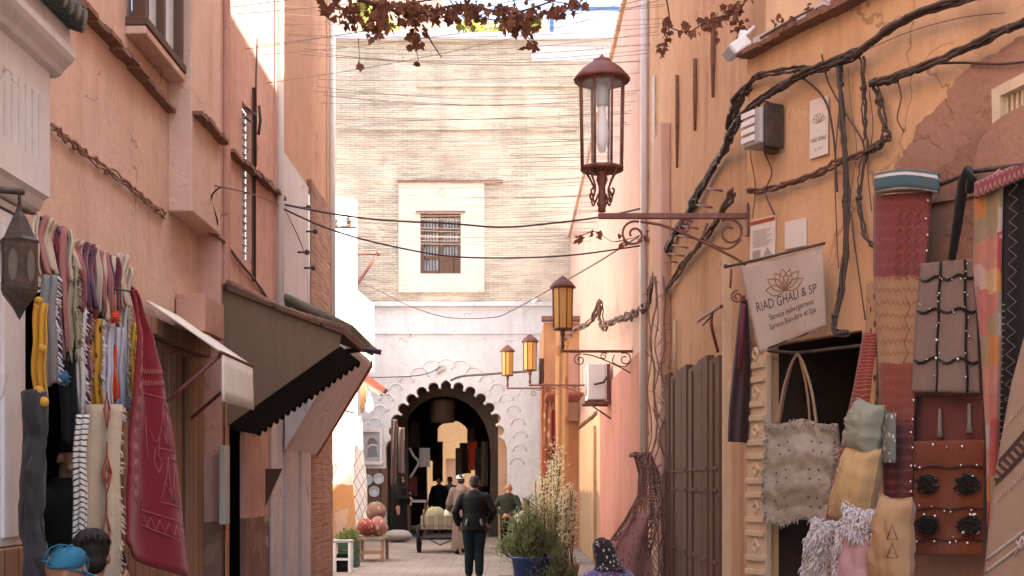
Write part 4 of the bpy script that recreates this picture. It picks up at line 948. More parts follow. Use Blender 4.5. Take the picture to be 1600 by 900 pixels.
# brackets and pegs on the orange house
m = MB()
pts = [PX(1128, 478, 1.35), PX(1114, 488, 1.5), PX(1112, 510, 1.5), PX(1122, 550, 1.57)]
m.tube(smooth_path(pts), .012, 6).tube(smooth_path([PX(1090, 503, 1.5), PX(1108, 490, 1.5), PX(1126, 479, 1.4)]), .010, 6).tube([PX(1098, 508, 1.5), PX(1112, 494, 1.5)], .008, 6)
m.build('curved_bracket', M['iron'], None, 'rusty curved iron bracket on the orange wall above the shutters', 'bracket')
for k, (u, v) in enumerate(((1086, 338), (1082, 355), (1076, 370), (1066, 385), (1060, 398), (1050, 408), (1120, 296), (1104, 322))):
    a = PX(u-20, v-3, 1.6); MB().tube([a, a+Vector((-.16, .0, -.005))*1.0 if False else PX(u+8, v+2, 1.42)], .009, 6).build('wall_peg', M['iron'], None, 'short rusty iron peg under the sloping cables on the orange wall', 'peg', 'iron pegs on the orange wall')
m = MB(); m.tube([PX(1055, 500, 1.56), PX(1055, 592, 1.56)], .02, 8); m.build('short_pipe', M['cream'], None, 'short cream pipe rising from the shutter top', 'pipe')

# air conditioner on the pink house
ac = thing('air_conditioner', 'white air conditioner box on an iron shelf on the rose wall', 'air conditioner', (1.4, 20.5, 2.75))
c = P(933, 598, 20.6)
MB().bx(1.2, 1.5, 20.35, 21.0, c.z-.29, c.z+.29).build('casing', M['metalwhite'], ac, bevel=.02)
m = MB()
for k in range(9): m.tube([(1.195, 20.45+k*.055, c.z-.2), (1.195, 20.45+k*.055, c.z+.2)], .008, 5)
m.build('grille', M['metalgrey'], ac)
m = MB(); m.bx(1.15, 1.6, 20.3, 20.36, c.z-.36, c.z-.31).bx(1.15, 1.6, 20.95, 21.0, c.z-.36, c.z-.31).bx(1.16, 1.59, 20.355, 20.955, c.z-.335, c.z-.315).tube([(1.2, 20.33, c.z-.34), (1.58, 20.33, c.z-.6)], .015, 6).bx(1.505, 1.56, 20.32, 20.36, c.z-.3, c.z+.28); m.build('shelf', M['iron'], ac)
MB().tube([(1.3, 20.30, c.z-.05), (1.45, 20.25, c.z-.02), (1.52, 20.28, c.z+.08)], .02, 6).build('hose', M['cable'], ac)

# antenna poles left
m = MB(); m.tube([PX(400, 260, -2.38), PX(400, 120, -2.38), PX(402, 60, -2.38)], .008, 6).tube([PX(385, 168, -2.36), PX(400, 180, -2.38)], .01, 6).tube([PX(384, 185, -2.36), PX(393, 190, -2.38)], .012, 6).tube([PX(405, 165, -2.35), PX(407, 188, -2.34), PX(404, 210, -2.35)], .014, 6)
m.build('wall_rod', M['darkiron'], None, 'thin dark rod with hooks on the rose house above the lattice window', 'rod')
m = MB(); m.tube([P(556, 398, 28.1), P(591, 396, 28.1)], .03, 6).tube([P(591, 396, 28.1), P(557, 446, 28.1)], .035, 6).ball(P(591, 396, 28.1), .06, 8)
m.build('iron_bracket', M['iron'], None, 'red triangular iron bracket on the white sunlit house', 'bracket')
m = MB(); m.tube([P(463, 330, 15.5), P(463, 250, 15.5)], .014, 6).tube([P(476, 330, 15.5), P(476, 252, 15.5)], .014, 6)
for v in (268, 290, 312): m.tube([P(463, v, 15.5), P(476, v, 15.5)], .009, 6)
m.build('iron_ladder', M['tile'], None, 'small rusty iron rack on the ochre house wall', 'rack')

# ------------------------------------------------------------------ textiles of the left shop
FM = {}
def fb(key, *a, **k):
    if key not in FM: FM[key] = fabric(key, *a, **k)
    return FM[key]
maroon = fb('maroon strap', (.17, .035, .05), wob=0); mauve = fb('mauve strap', (.36, .15, .14)); beige = fb('beige strap', (.52, .42, .32)); purple = fb('plum strap', (.11, .05, .09))
olive = fb('olive woven', (.36, .31, .2), 'print', (.08, .07, .05), fu=26); whitef = fb('white wool', (.62, .60, .58), fuzz=.6); lilac = fb('lilac white cloth', (.60, .55, .62))
yellow = fb('yellow wool', (.56, .30, .035), fuzz=.6); yelblk = fb('yellow black weave', (.56, .29, .04), 'print', (.05, .03, .02), fu=30); orangered = fb('orange red wool', (.75, .09, .03), fuzz=.5)
greyblack = fb('grey black wool', (.035, .036, .04), fuzz=.6); blackw = fb('black weave', (.016, .015, .016)); blue = fb('blue wool', (.05, .16, .3), fuzz=.6)
def strip(u0, u1, v0, v1, d, mat, name, label, cat='textile', taper=0., waves=2, amp=.012, fringe=None, double=False, group=None, lean=0.):
    root = thing(name, label, cat, P((u0+u1)/2, v1, d), group)
    ph = random.uniform(0, 6)
    def f(a, b):
        uu = u0+(u1-u0)*(.5+(a-.5)*(1-taper*(1-b)))+lean*b
        p = P(uu, v0+(v1-v0)*b, d); p.y += amp*math.sin(a*waves*6.28+ph+b*2.)-.03*math.sin(b*3.14)
        p.x += .004*math.sin(b*11+ph); p.z -= .012*math.sin(a*5+ph)*b; return p
    MB().sheet(f, 10, 24, .008).build('cloth', mat, root)
    if double: MB().sheet(lambda a, b: f(a*1.5-.1, b*.93)+Vector((.012*math.sin(b*6+ph), .06+.02*math.sin(a*6), 0)), 8, 16, .008).build('back_fold', random.choice(double) if isinstance(double, list) else mat, root)
    if fringe:
        m = MB(); n = max(6, int(abs(u1-u0)*.6))
        if fringe[1] in ('b', 'bs'):
            for k in range(n):
                p = f((k+.5)/n, 1.); m.tube([p, p+Vector((random.uniform(-.01, .01), random.uniform(-.01, .01), -.035)), p+Vector((random.uniform(-.014, .014), 0, -.07))], [.004, .005, .002], 5)
        if fringe[1] in ('s', 'bs'):
            for k in range(60):
                b = random.random(); e = 1. if random.random() < .75 else 0.; p = f(e, b)
                m.tube([p, p+Vector(((.02 if e else -.02)*random.uniform(.5, 1.3), random.uniform(-.02, .02), -random.uniform(.005, .03)))], [.006, .0025], 5)
        m.build('fringe', fringe[0], root)
    return root, f
MB().tube([PX(54, 334, -2.33), PX(210, 452, -2.33)], .009, 8).tube([PX(54, 334, -2.33), Vector((-2.6, 6.1, 2.87))], .009, 6).tube([PX(206, 450, -2.33), Vector((-2.6, 7.84, 2.69))], .009, 6).build('hanging_rail', M['darkiron'], None, 'iron rail carrying the bags and scarves of the left shop', 'rail')
dd = lambda u: -2.33*2000/(u-800)
for (u0, u1, v0, v1, mt, lab) in (
    (51, 61, 333, 432, beige, 'beige strap at the near end of the rail'), (61, 70, 338, 424, beige, 'second beige strap from the near end of the rail'),
    (68, 76, 343, 430, mauve, 'dusty pink strap beside the beige straps'), (76, 84, 350, 428, maroon, 'short wine red strap next to the dusty pink strap'),
    (85, 94, 354, 560, purple, 'long plum purple scarf strap'), (93, 103, 354, 445, mauve, 'wide rose strap beside the plum scarf'),
    (104, 112, 372, 420, maroon, 'short wine red strap over the olive scarf'), (108, 118, 380, 430, beige, 'sand coloured strap over the olive scarf'),
    (117, 124, 378, 485, maroon, 'narrow wine red strap in the middle of the rail'), (124, 131, 376, 484, beige, 'pale strap in the middle of the rail'), (131, 139, 384, 486, mauve, 'dusty rose strap right of the middle'),
    (138, 150, 382, 496, maroon, 'broad wine red strap right of the middle'), (150, 157, 390, 494, greyblack, 'dark grey strap beside the broad wine red strap'), (155, 166, 392, 498, beige, 'broad sand strap above the yellow black bag'),
    (164, 171, 396, 490, maroon, 'wine red strap above the orange ball'), (169, 180, 400, 492, beige, 'cream looped strap above the orange ball'), (178, 189, 396, 482, beige, 'cream strap crossing near the far end of the rail'),
    (189, 198, 416, 480, whitef, 'short white tasselled strap at the far end of the rail')):
    d = dd((u0+u1)/2); strip(u0, u1, v0, v1, d, mt, 'bag_strap' if v1 < 500 else 'scarf', lab, 'strap' if v1 < 500 else 'scarf', waves=1.3, amp=.012, lean=random.uniform(1, 6), double=[maroon, mauve, beige, purple, beige, mauve], group='straps and scarves on the left rail')
MB_ = MB
strip(62, 88, 430, 602, dd(66)-.1, fb('grey wool', (.22, .21, .21), fuzz=.5), 'shoulder_bag', 'grey shoulder bag edged with shaggy white fringe', 'bag', fringe=(whitef, 's'), lean=5)
strip(55, 76, 474, 628, dd(60)-.3, yellow, 'pompom_garland', 'mustard yellow woven strip with round pompoms', 'garland')
r_, f_ = strip(58, 70, 610, 712, dd(60)-.33, fb('cream red weave', (.6, .54, .48), 'print', (.4, .06, .05), fu=20), 'scarf', 'narrow cream scarf with red dots behind the yellow pompoms', 'scarf', group='straps and scarves on the left rail')
m = MB()
for u, v, r in ((60, 470, .02), (60, 610, .023), (68, 628, .025), (66, 545, .02)):
    m.ball(P(u, v, dd(60)-.38), r, 12)
pg = [o for o in col.objects if o.name.startswith('pompom_garland')][-1]; m.build('pompom', yellow, pg)
for u, v, r, mt, lab in ((97, 590, .035, blue, 'shaggy blue pompom hanging in the shop doorway'), (72, 488, .02, blue, 'small dark blue pompom at the top of the yellow garland'), (80, 590, .02, orangered, 'small red pompom beside the white fringe'), (178, 494, .036, orangered, 'vivid orange red wool ball near the rail end')):
    m = MB(); c = P(u, v, dd(u)-.15); m.ball(c, r*.8, 12)
    for k in range(90):
        t = Vector((random.gauss(0, 1), random.gauss(0, 1), random.gauss(0, 1))).normalized(); m.tube([c+t*r*.7, c+t*r*random.uniform(1, 1.35)-EZ*.004], [.004, .002], 4)
    m.tube([c, c+EZ*.12], .003, 5); m.build('pompom', mt, None, lab, 'pompom')
strip(101, 122, 412, 545, dd(112)-.05, olive, 'scarf', 'olive scarf with dark woven marks', 'scarf', fringe=(olive, 'bs'), lean=4, group='straps and scarves on the left rail')
strip(94, 122, 440, 690, dd(100)+.1, blackw, 'shawl', 'black shawl filling the shop doorway', 'shawl', lean=2)
strip(120, 134, 484, 655, dd(127), whitef, 'scarf', 'shaggy off white scarf hanging right of the black shawl', 'scarf', fringe=(whitef, 'bs'), group='straps and scarves on the left rail')
strip(133, 142, 490, 640, dd(136), purple, 'scarf', 'dark plum scarf between the white scarf and the yellow bag', 'scarf', fringe=(mauve, 's'), group='straps and scarves on the left rail')
strip(142, 163, 498, 636, dd(152), yelblk, 'woven_bag', 'mustard and black patterned woven bag', 'bag', fringe=(whitef, 's'))
strip(162, 178, 506, 640, dd(170), lilac, 'cotton_top', 'lilac white cotton top with fringed hem', 'top', fringe=(lilac, 'b'))
strip(177, 195, 512, 652, dd(185), lilac, 'cotton_top', 'second lilac white top with the longer fringe', 'top', fringe=(lilac, 'b'))
strip(174, 187, 540, 625, dd(180)-.06, orangered, 'scarf', 'bright coral red scarf between the lilac tops', 'scarf', taper=.8, group='straps and scarves on the left rail')
strip(189, 203, 478, 640, dd(196), whitef, 'scarf', 'cream knitted scarf with bobbles at the rail end', 'scarf', fringe=(beige, 's'), group='straps and scarves on the left rail')
strip(199, 211, 505, 640, dd(205), yellow, 'scarf', 'yellow tasselled scarf against the red rug', 'scarf', fringe=(yellow, 'bs'), group='straps and scarves on the left rail')
# big pieces
strip(130, 190, 632, 930, dd(160)-.45, fb('cream woven wool', (.56, .43, .30), fuzz=.7), 'wall_hanging', 'long cream woven hanging with rust red lozenges', 'hanging', fringe=(beige, 's'))
wh = [o for o in col.objects if o.name.startswith('wall_hanging')][-1]
m = MB()
def lz(u, v, w, h): m.tube([P(u+w*math.cos(t), v+h*math.sin(t), dd(160)-.50) for t in [2*math.pi*k/4 for k in range(5)]], .007, 5)
lz(167, 740, 7, 32); lz(167, 740, 4, 14); lz(167, 640, 4, 28); lz(166, 830, 6, 30)
m.tube([P(167, 690, dd(160)-.50), P(167, 715, dd(160)-.50)], .005, 5).tube([P(167, 766, dd(160)-.50), P(166, 800, dd(160)-.50)], .005, 5)
m.build('lozenge', fb('rust wool', (.33, .09, .05)), wh)
strip(117, 137, 648, 880, dd(126)-.5, fb('black white stripes', (.62, .58, .54), 'stripes', (.03, .025, .025), fv=26, w=.28, wob=.05), 'scarf', 'white scarf with black cross stripes beside the vendor', 'scarf', group='straps and scarves on the left rail')
rt = thing('tufted_rug', 'dark grey tufted rug hanging folded beside the white pilaster', 'rug', P(60, 930, 6.0))
def tuft(a, b):
    p = P(37+(70-37)*a+3*math.sin(b*9), 612+330*b, 5.95); p.y -= .06*math.sin(a*3.14)*(1+.3*math.sin(b*17+math.sin(b*5)))+.02*mnoise.noise(Vector((a*5, b*12, 1.))); p.x += .012*mnoise.noise(Vector((a*2, b*7, 5.))); return p
MB().sheet(tuft, 14, 60, .03).build('pile', greyblack, rt)
# the red rug
rr = thing('red_rug', 'large red rug with pink zigzag borders draped over the left shop corner', 'rug', P(235, 905, 7.8))
redm = fb('red rug wool', (.25, .024, .036), wob=.01, fuzz=.4)
def rug(a, b, lift=0.):
    L = [(204, 452), (212, 520), (200, 640), (190, 760), (186, 848)]; Rr = [(210, 454), (240, 530), (263, 640), (283, 760), (300, 905)]
    i = min(int(b*4), 3); t = b*4-i
    l = [L[i][k]*(1-t)+L[i+1][k]*t for k in (0, 1)]; r = [Rr[i][k]*(1-t)+Rr[i+1][k]*t for k in (0, 1)]
    u = l[0]*(1-a)+r[0]*a; v = l[1]*(1-a)+r[1]*a+10*math.sin(a*3.14)*b**3
    p = P(u, v, 7.35+1.05*a*b); p += Vector((.9, -.42, 0))*(.055*math.sin(a*8.5+.6+b)*(.25+.75*b)+.02*mnoise.noise(Vector((a*4, b*6, 3.)))+lift); return p
MB().sheet(rug, 30, 40, .014).build('pile', redm, rr)
pinkm = fb('faded pink yarn', (.46, .14, .14)); m = MB()
def rl(pts, r=.0028):
    q = []
    for (a0, b0), (a1, b1) in zip(pts, pts[1:]):
        for k in range(6): q.append(rug(a0+(a1-a0)*k/6, b0+(b1-b0)*k/6, .010))
    q.append(rug(*pts[-1], .010)); m.tube(q, r, 5)
rl([(.42, .2), (.40, .5), (.40, .82)]); rl([(.36, .2), (.35, .5), (.34, .82)], .003)
rl([(.10+.08*(k % 2), .18+.025*k) for k in range(27)]); rl([(.24+.07*(k % 2), .18+.025*k) for k in range(27)])
rl([(.45+.02*k, .36+.018*(k % 2)) for k in range(26)]); rl([(.45+.02*k, .40+.018*(k % 2)) for k in range(26)])
rl([(.42, .44), (.97, .47)]); rl([(.40, .82), (.98, .86)]); rl([(.40, .87), (.98, .92)])
rl([(.42+.04*k, .835+.035*(k % 2)+.003*k) for k in range(14)])
for ca, cb in ((.78, .55), (.76, .72)):
    rl([(ca-.16, cb+.07), (ca-.02, cb-.07), (ca+.16, cb-.05), (ca+.14, cb+.09), (ca-.16, cb+.07)])
    rl([(ca-.10, cb+.01), (ca+.0, cb+.075), (ca+.04, cb-.06), (ca+.10, cb+.08), (ca+.15, cb-.02)])
    rl([(ca-.04, cb-.05), (ca-.05, cb+.06), (ca+.08, cb-.05), (ca+.05, cb+.085)])
rl([(.55, .56), (.60, .60), (.66, .59), (.62, .64), (.65, .67), (.60, .70), (.56, .66), (.60, .62)]); rl([(.50, .52), (.505, .66)])
m.build('woven_pattern', pinkm, rr)
MB().tube([rug(.5, .01), Vector((-2.6, 7.45, 2.72))], .006, 5).build('hook', M['darkiron'], rr)

# ------------------------------------------------------------------ textiles of the right shop
def nsheet(name, lab, cat, L, Rr, off, mat, nu=16, nv=40, amp=.012, fx=9., th=.012, part='pile', bulge=.02, parent=None, wav=0.):
    # L, Rr: lists of (u, v) down the left and right edges on the house front
    n = len(L)-1
    root = parent or thing(name, lab, cat, PN((L[-1][0]+Rr[-1][0])/2, max(L[-1][1], Rr[-1][1]), off))
    def f(a, b, lift=0.):
        i = min(int(b*n), n-1); t = b*n-i
        u = (L[i][0]*(1-t)+L[i+1][0]*t)*(1-a)+(Rr[i][0]*(1-t)+Rr[i+1][0]*t)*a
        v = (L[i][1]*(1-t)+L[i+1][1]*t)*(1-a)+(Rr[i][1]*(1-t)+Rr[i+1][1]*t)*a
        return PN(u, v, off+bulge*math.sin(a*3.14)+amp*math.sin(a*fx+b*1.7)*(.5+.5*b)+wav*math.sin(b*14)+lift)
    MB().sheet(f, nu, nv, th).build(part, mat, root); return root, f
MB().tube([PN(1368, 282, .22), PN(1470, 288, .22), PN(1520, 268, .26), PN(1600, 258, .34)], .012, 8).build('hanging_rail', M['darkiron'], None, 'dark rail along the top of the hanging rugs on the right', 'rail')
ra, fa = nsheet('patchwork_rug', 'tall narrow rug of wine red, tan and rust sections under a teal fold', 'rug', [(1366, 305), (1366, 420), (1372, 540), (1377, 650), (1382, 760), (1385, 830)], [(1455, 300), (1446, 420), (1436, 540), (1428, 650), (1426, 760), (1426, 830)], .20,
    fb('sectioned rug', (.3, .06, .05), 'bands', (.24, .08, .065), fu=9, fv=30, w=.25, amp=.6, cols=[(0, (.20, .055, .055)), (.23, (.36, .235, .13)), (.46, (.22, .065, .04)), (.62, (.11, .03, .03)), (.8, (.09, .025, .03))]), amp=.02, fx=7, nv=60)
m = MB(); m.sheet(lambda a, b: PN(1368+98*a, 305-28*math.sin(b*3.14)-6*math.sin(a*3.14)+ (0 if b < .5 else -4), .17+.10*b+.01*math.sin(a*8)), 16, 10, .02); m.build('teal_fold', fb('teal wool', (.05, .09, .10), 'stripes', (.45, .42, .38), fv=3, w=.25, fu=1), ra)
m = MB()
for k in range(22):
    p = fa(.97, .02+.045*k, .02); m.ball(p+Vector((random.uniform(-.01, .01), 0, random.uniform(-.01, .01))), .008, 8)
m.build('sequin', plain('silver sequin', (.6, .58, .55), .22, .7, .9, var=.05, bump=0), ra)
m = MB()
for side in (.45, .62, .8):
    m.tube([fa(side+.05*((k % 2)*2-1), .04+.011*k, .008) for k in range(18)], .0035, 4)
m.tube([fa(.68+.06*((k % 2)*2-1), .27+.03*k, .008) for k in range(7)], .003, 4)
m.build('embroidery', fb('pale red yarn', (.27, .12, .09)), ra)
MB().sheet(lambda a, b: PN(1378+22*a, 645+78*b, .31+.02*math.sin(a*3)), 6, 12, .01).build('grey_patch', fb('grey speckle weave', (.16, .17, .15), 'print', (.5, .5, .45), fu=60), ra)
nsheet('red_rug', 'narrow brick red ribbed rug hanging slantwise at the right shop opening', 'rug', [(1350, 520), (1336, 600), (1310, 720), (1283, 850)], [(1372, 520), (1365, 600), (1345, 720), (1318, 850)], .14, fb('red ribbed wool', (.24, .05, .035), 'stripes', (.34, .15, .11), fv=46, w=.22, fu=1, wob=.03), amp=.012)
nsheet('kilim', 'narrow tan and brown kilim strip between the red rug and the tall patchwork rug', 'rug', [(1356, 440), (1354, 540), (1352, 640)], [(1372, 440), (1372, 540), (1370, 640)], .13, fb('tan kilim', (.42, .26, .14), 'print', (.08, .05, .04), fu=34), amp=.006, nu=8)
rb, fbq = nsheet('sequin_blanket', 'taupe wool blanket with dark bands and silver sequins hung by a dark strap', 'blanket', [(1440, 412), (1432, 500), (1426, 612)], [(1522, 404), (1526, 500), (1530, 614)], .22, fb('taupe wool', (.22, .165, .14), wob=0, fuzz=.5), amp=.022, fx=10)
m = MB()
for b in (.14, .42, .78): m.tube([fbq(k/14, b+.02*math.sin(k*1.1), .010) for k in range(15)], .0075, 6)
for a in (.36, .82): m.tube([fbq(a+.01*math.sin(k), k/16, .010) for k in range(17)], .0065, 6)
m.build('dark_band', blackw, rb)
silver = bpy.data.materials['silver sequin']; m = MB()
for a in (.36, .84):
    for k in range(11): m.ball(fbq(a+random.uniform(-.04, .04), random.random(), .016), random.choice((.004, .005, .006, .0095)), 8)
for b in (.14, .42, .78):
    for k in range(3): m.ball(fbq(random.uniform(.05, .95), b+random.uniform(-.02, .02), .016), random.choice((.005, .009)), 8)
m.build('sequin', silver, rb)
m = MB(); m.tube([PN(1487, 405, .24), PN(1496, 350, .27), PN(1505, 285, .30), PN(1513, 268, .31), PN(1518, 280, .30), PN(1514, 300, .28)], [.02, .024, .027, .03, .026, .02], 8); m.build('strap', blackw, rb)
r2, f2 = nsheet('wine_blanket', 'dull wine red blanket with tassels under the taupe sequin blanket', 'blanket', [(1428, 618), (1424, 700)], [(1536, 618), (1538, 700)], .14, fb('dull wine wool', (.13, .045, .04), fuzz=.4), amp=.012)
for a, b in ((.38, .25), (.8, .15)): p = f2(a, b, .02); MB().tube([p, p-EZ*.10, p-EZ*.14], [.008, .010, .018], 8).build('tassel', fb('grey yarn', (.20, .18, .16)), r2)
ro, fo = nsheet('orange_blanket', 'rust orange blanket with black shaggy tufts and silver sequins', 'blanket', [(1420, 690), (1420, 780), (1422, 868)], [(1538, 688), (1537, 780), (1534, 868)], .19, fb('rust orange wool', (.17, .052, .024), fuzz=.5), amp=.014, wav=.008)
m = MB()
for b in (.22, .58, .86): m.tube([fo(k/14, b+.01*math.sin(k), .008) for k in range(15)], .008, 6)
m.build('dark_band', fb('brown yarn', (.07, .025, .02)), ro)
for (a, b) in ((.28, .36), (.82, .36), (.28, .72), (.85, .72)):
    m = MB(); c = fo(a, b, .015)
    for k in range(170):
        w = random.uniform(0, 6.28); r = .055*math.sqrt(random.random()); q = c+ND*(r*math.cos(w)*1.15)+EZ*(r*math.sin(w)*.8)
        m.tube([q, q+NN*.02+Vector((random.uniform(-.008, .008), 0, -.006)), q+NN*random.uniform(.02, .03)+Vector((random.uniform(-.02, .02), 0, random.uniform(-.026, .008)))], [.005, .005, .0025], 4)
    m.build('tuft', blackw, ro)
m = MB()
for k in range(22):
    b = random.choice((.04, .2, .24, .56, .6, .84, .89)); m.ball(fo(random.random(), b+random.uniform(-.015, .015), .016), random.choice((.005, .007, .009)), 8)
for k in range(14): m.ball(fo(random.choice((.28, .85))+random.uniform(-.12, .12), random.choice((.30, .64, .80))+random.uniform(-.01, .01), .03), .009, 8)
m.build('sequin', silver, ro)
rp, fp = nsheet('patchwork_rug', 'bright patchwork strip of pink, orange and cream beside a black zigzag rug', 'rug', [(1524, 300), (1522, 420), (1534, 540), (1542, 680), (1545, 830)], [(1568, 258), (1564, 420), (1564, 540), (1560, 680), (1556, 830)], .30,
    fb('patchwork', (.4, .2, .1), 'patch', fu=2.2, fv=13, wob=.12, cols=[(.40, .15, .12), (.45, .19, .05), (.48, .33, .18), (.42, .2, .15), (.26, .22, .13), (.5, .28, .22), (.33, .06, .05), (.42, .33, .3)]), amp=.012)
m = MB(); m.sheet(lambda a, b: PN(1524+90*a, 290-40*a+22*b-12*math.sin(b*3)+.0, .31+.05*b), 12, 6, .016); m.build('red_edge', fb('red edge wool', (.19, .045, .045), 'zigzag', (.26, .15, .14), fu=12, fv=2, w=.3), rp)
rz, fz = nsheet('zigzag_rug', 'black rug with grey zigzag lines and sawtooth edge', 'rug', [(1568, 275), (1566, 400), (1562, 540), (1558, 680), (1556, 830)], [(1640, 250), (1640, 400), (1640, 540), (1640, 680), (1640, 830)], .27, fb('black zigzag wool', (.014, .013, .014), fuzz=.4), amp=.012)
m = MB()
for a in (.22, .62, .86): m.tube([fz(a+.09*((k % 2)*2-1), .02+.021*k, .008) for k in range(46)], .0036, 4)
m.build('zigzag_line', fb('grey zigzag yarn', (.17, .155, .14)), rz)
m = MB()
for k in range(34):
    b = .38+.018*k; m.prism([fz(-.02, b, .006), fz(.10, b+.006, .006), fz(-.02, b+.013, .006)], NN*.006)
m.build('sawtooth_edge', beige, rz)
rg, fg = nsheet('beige_rug', 'thick beige wool rug with dark check band at the near right edge', 'rug', [(1604, 520), (1582, 600), (1560, 720), (1546, 830), (1536, 930)], [(1690, 420), (1690, 560), (1690, 700), (1690, 830), (1690, 930)], .42, fb('beige rug wool', (.33, .245, .18), fuzz=.45), amp=.015, nu=20)
def gl(v0, v1, mat_, nm, th, rows=1):
    m = MB()
    def at(u, v):                                        # walk along the slanting bands
        i = 0
        lo, hi = 0., 1.
        for _ in range(24):
            mid = (lo+hi)/2; lv = fgv(mid)
            if lv < v: lo = mid
            else: hi = mid
        return lo
    return m
def band(b0, b1, n, fn): return [fn(a/n, b0+(b1-b0)*a/n) for a in range(n+1)]
m = MB()
for db in (0, .012, .075, .087): m.tube([fg(k/20, .50+db-.30*k/20, .009) for k in range(21)], .0042, 5)
for k in range(40):
    a = k/40; b = .512-.30*a
    for j in range(4):
        if (k+j) % 2: m.box(fg(a, b+.012+.014*j, .010), (.012, .012, .012))
m.build('check_band', fb('dark brown yarn', (.07, .04, .04)), rg)
m = MB(); m.tube([fg(k/20, .86-.30*k/20, .010) for k in range(21)], .006, 5).tube([fg(k/20, .91-.30*k/20, .010) for k in range(21)], .006, 5)
for k in range(5): m.tube([fg(.3+.06*k, .81-.018*k-.02, .012), fg(.36+.06*k, .80-.018*k+.02, .012)], .006, 5).tube([fg(.3+.06*k, .81-.018*k+.03, .012), fg(.36+.06*k, .80-.018*k-.03, .012)], .006, 5)
m.build('white_band', fb('pale grey yarn', (.45, .41, .38)), rg)
m = MB()
for k in range(40): m.tube([fg(k/40, .38-.30*k/40, .009), fg(k/40+.015, .40-.30*k/40, .009)], .003, 4).tube([fg(k/40, .64-.30*k/40, .009), fg(k/40+.015, .66-.30*k/40, .009)], .003, 4)
m.build('stitching', fb('pale sand yarn', (.42, .33, .26)), rg)

# cream shaggy bag with straps in front of the dark opening
bg_ = thing('wool_bag', 'large cream shaggy wool bag with tan straps hanging in the dark shop opening', 'bag', PN(1250, 815, .12))
def bagf(a, b, s=1):
    u = 1196+112*a+3*math.sin(b*7); v = 660+155*b+4*math.sin(a*9)
    g_ = math.cos(a*math.pi*5)*.5+math.cos(b*math.pi*6.2)*.5
    return PN(u, v, .12+.05*math.sin(a*3.14)*math.sin(b*3.14)+.016*g_+.012*mnoise.noise(Vector((a*9, b*11, 2.))))
MB().sheet(bagf, 44, 56, .02).build('body', fb('cream shaggy wool', (.42, .38, .30), fuzz=.9), bg_)
m = MB()
for k in range(520):
    e = random.random(); a, b = random.choice(((e, 0), (e, 1), (0, e), (1, e), (e, .03), (e, .97), (.02, e), (.97, e)))
    p = bagf(a, b)+NN*.012; t = Vector((random.uniform(-1, 1), random.uniform(-1, .2), random.uniform(-1.1, .6)))
    m.tube([p, p+t*.012, p+t*.02+EZ*-.008], [.0045, .004, .002], 4)
m.build('fringe', fb('cream yarn', (.46, .42, .34), fuzz=.8), bg_)
m = MB()
for ca in (.26, .72):
    for cb in (.24, .52, .80):
        for k in range(4):
            w = 6.28*k/4+.6; m.ball(bagf(ca+.09*math.cos(w), cb+.065*math.sin(w))+NN*.014, .0055, 8)
m.build('bead', M['ink'], bg_)
m = MB(); ap_ = PN(1246, 556, .10)
for s_ in (-1, 1):
    m.tube(smooth_path([PN(1246+s_*30, 662, .13), PN(1246+s_*22, 610, .12), PN(1246+s_*9, 568, .11), PN(1246, 553, .10)]), .009, 6)
    m.tube(smooth_path([PN(1242+s_*24, 664, .09), PN(1244+s_*17, 610, .09), PN(1245+s_*6, 565, .09), PN(1246, 550, .09)]), .007, 6)
m.build('strap', fb('tan cord', (.30, .20, .12)), bg_)
MB().tube([PN(1200, 548, .09), PN(1246, 552, .09), PN(1345, 540, .09)], .010, 8).build('hanging_rail', M['darkiron'], None, 'thin rail across the dark opening that carries the cream bag', 'rail')
# dark curtain beside the jamb
dc, fd = nsheet('dark_textile', 'dark maroon folded textile hanging left of the carved jamb', 'textile', [(1158, 470), (1148, 560), (1140, 640), (1138, 690)], [(1167, 468), (1172, 560), (1170, 640), (1168, 692)], .07, fb('black maroon weave', (.035, .016, .018)), amp=.012, nu=10)
m = MB(); m.tube([fd(.5, 0), fd(.5, 0)+EZ*.03], .01, 6); m.tube([fd(.45, .02, .015), fd(.4, .4, .02)], .016, 6).build('cord', maroon, dc)
